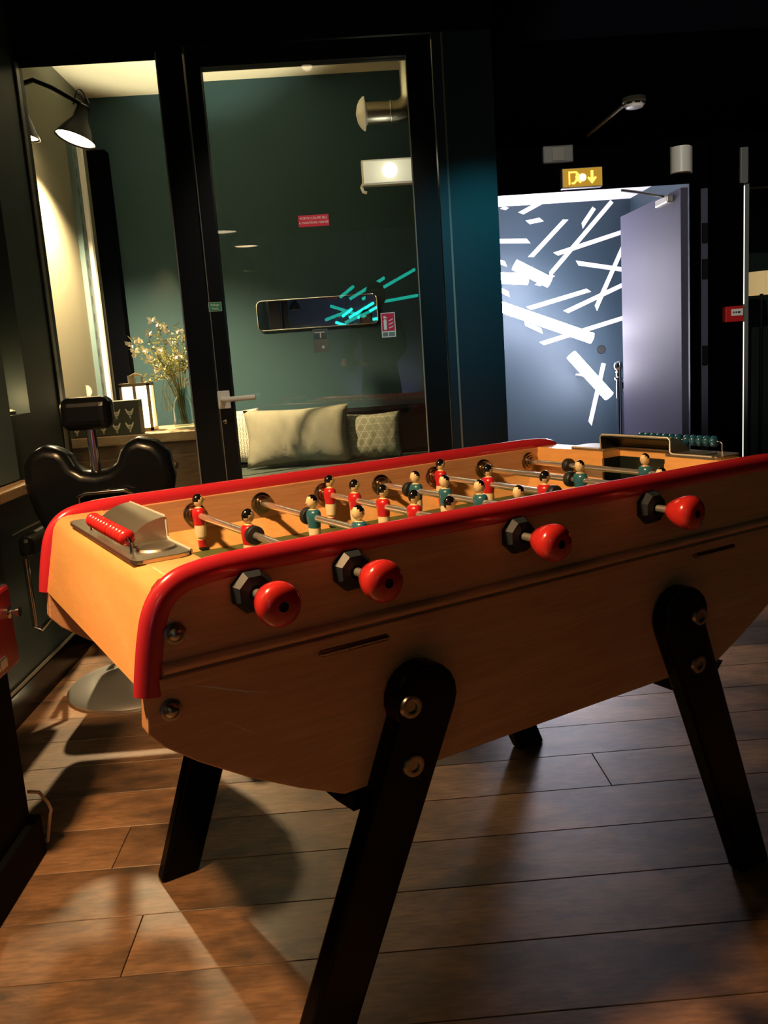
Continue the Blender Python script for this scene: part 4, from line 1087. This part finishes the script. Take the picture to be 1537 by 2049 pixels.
# ---- the photographer (only seen mirrored in the door glass)
def skin_chain(bm, lay, pts, parent=None):
    prev = parent; out = []
    for p, r in pts:
        v = bm.verts.new(p)
        v[lay].radius = (r, r) if not isinstance(r, tuple) else r
        if prev is not None: bm.edges.new((prev, v))
        prev = v; out.append(v)
    return out
def skinned(name, chains, m_, parent, levels=2, root=0):
    bm = bmesh.new(); lay = bm.verts.layers.skin.verify()
    ref = {}
    for key, par, pts in chains:
        vs = skin_chain(bm, lay, pts, ref.get(par))
        for i, v in enumerate(vs): ref[(key, i)] = v
    first = ref[(chains[0][0], root)]
    first[lay].use_root = True
    me = bpy.data.meshes.new(name); bm.to_mesh(me); bm.free()
    me.materials.append(MATS[m_])
    o = link(name, me, parent)
    o.modifiers.new('skin', 'SKIN').use_smooth_shade = True
    sb = o.modifiers.new('subdivision', 'SUBSURF'); sb.levels = levels; sb.render_levels = levels
    return o
PE = thing('person', 'person in a dark jacket holding up a phone, mirrored in the door glass', 'person', (.27, -.42, 0))
body = [('trunk', None, [((0, 0, .93), (.15, .11)), ((0, .0, 1.08), (.135, .10)), ((0, .01, 1.26), (.165, .11)), ((0, .015, 1.38), (.14, .09)), ((0, .03, 1.45), (.06, .06)), ((0, .045, 1.51), (.055, .055))])]
for k, s_ in (('l', -1), ('r', 1)):
    body.append(('leg' + k, ('trunk', 0), [((s_ * .10, 0, .84), (.088, .092)), ((s_ * .11, .03, .48), (.062, .064)), ((s_ * .115, -.01, .26), (.055, .058)), ((s_ * .12, -.02, .09), (.042, .045)), ((s_ * .125, .04, .045), (.045, .04)), ((s_ * .13, .14, .035), (.04, .03))]))
body.append(('arml', ('trunk', 3), [((-.17, .01, 1.38), .065), ((-.25, .03, 1.20), .05), ((-.29, .12, 1.08), .044), ((-.285, .25, 1.06), .034)]))
body.append(('armr', ('trunk', 3), [((.17, .01, 1.38), .065), ((.20, .05, 1.18), .05), ((.08, .18, 1.06), .044), ((-.10, .27, 1.05), .034)]))
skinned('body', body, 'cloth_dark', PE)
hd = MB().ball((0, .065, 1.605), .092, 20, 14, (.84, 1.0, 1.22))
for v in hd.bm.verts:            # chin, brow and face plane
    if v.co.y > .10 and v.co.z < 1.57: v.co.y -= .008
    if v.co.z < 1.54: v.co.x *= .78
head = build(hd, 'head', 'skin', PE, smooth=True)
fc = MB().prism([(-.011, 1.575), (.011, 1.575), (.006, 1.612), (-.006, 1.612)], .150, .172, 'y')
build(fc, 'nose', 'skin', head, bevel=.004)
for s_ in (-1, 1):
    build(MB().ball((s_ * .031, .148, 1.615), .011, 10, 7, (1.2, .6, .7)), 'eye', 'white_plastic', head, smooth=True)
    build(MB().ball((s_ * .079, .06, 1.60), .022, 10, 7, (.4, .8, 1.3)), 'ear', 'skin', head, smooth=True)
build(MB().ball((0, .142, 1.552), .022, 10, 6, (1, .35, .28)), 'mouth', 'gum_red', head, smooth=True)
hr_ = MB().ball((0, .052, 1.622), .100, 20, 14, (.86, 1.0, 1.16))
for v in hr_.bm.verts:
    if v.co.y > .10 and v.co.z < 1.665: v.co.y = .10 - (v.co.y - .10) * .5
    if v.co.z < 1.56: v.co.y = min(v.co.y, .03)
build(hr_, 'hair', 'player_hair', PE, smooth=True)
def hand(side, wrist, palm, mat_='skin'):
    w = Vector(wrist); p_ = Vector(palm); d = (p_ - w).normalized()
    ch = [('palm', None, [(tuple(w), .024), (tuple(w.lerp(p_, .6)), (.030, .018)), (tuple(p_), (.032, .017))])]
    o = skinned('hand', ch, mat_, PE, 2)
    for k in range(4):
        off = Vector((0, 0, (k - 1.5) * .017)); L = (.058, .066, .062, .048)[k]
        b0 = p_ + off; b1 = b0 + d * L * .5 + Vector((-side * .006, 0, 0)); b2 = b1 + d * L * .3 + Vector((-side * .022, 0, 0)); b3 = b2 + Vector((-side * .02, -.004, 0))
        skinned('finger', [('f', None, [(tuple(b0), .009), (tuple(b1), .0088), (tuple(b2), .008), (tuple(b3), .007)])], mat_, o, 1)
    t0 = w.lerp(p_, .45) + Vector((-side * .012, 0, .020))
    skinned('thumb', [('t', None, [(tuple(t0), .011), (tuple(t0 + d * .03 + Vector((-side * .012, -.01, .012))), .010), (tuple(t0 + d * .05 + Vector((-side * .03, -.012, .012))), .008)])], mat_, o, 1)
hand(-1, (-.285, .25, 1.06), (-.315, .318, 1.075))
hand(1, (-.10, .27, 1.05), (-.185, .318, 1.07))
PH = thing('phone', 'dark phone held by the mirrored person', 'phone', (.02, -.045, 1.075))
build(MB().box(-.034, .034, -.004, .004, -.069, .069), 'phone_body', 'black_rubber', PH, bevel=.004)
build(MB().box(-.031, .031, -.0046, -.0041, -.060, .060), 'screen', 'goal_dark', PH)
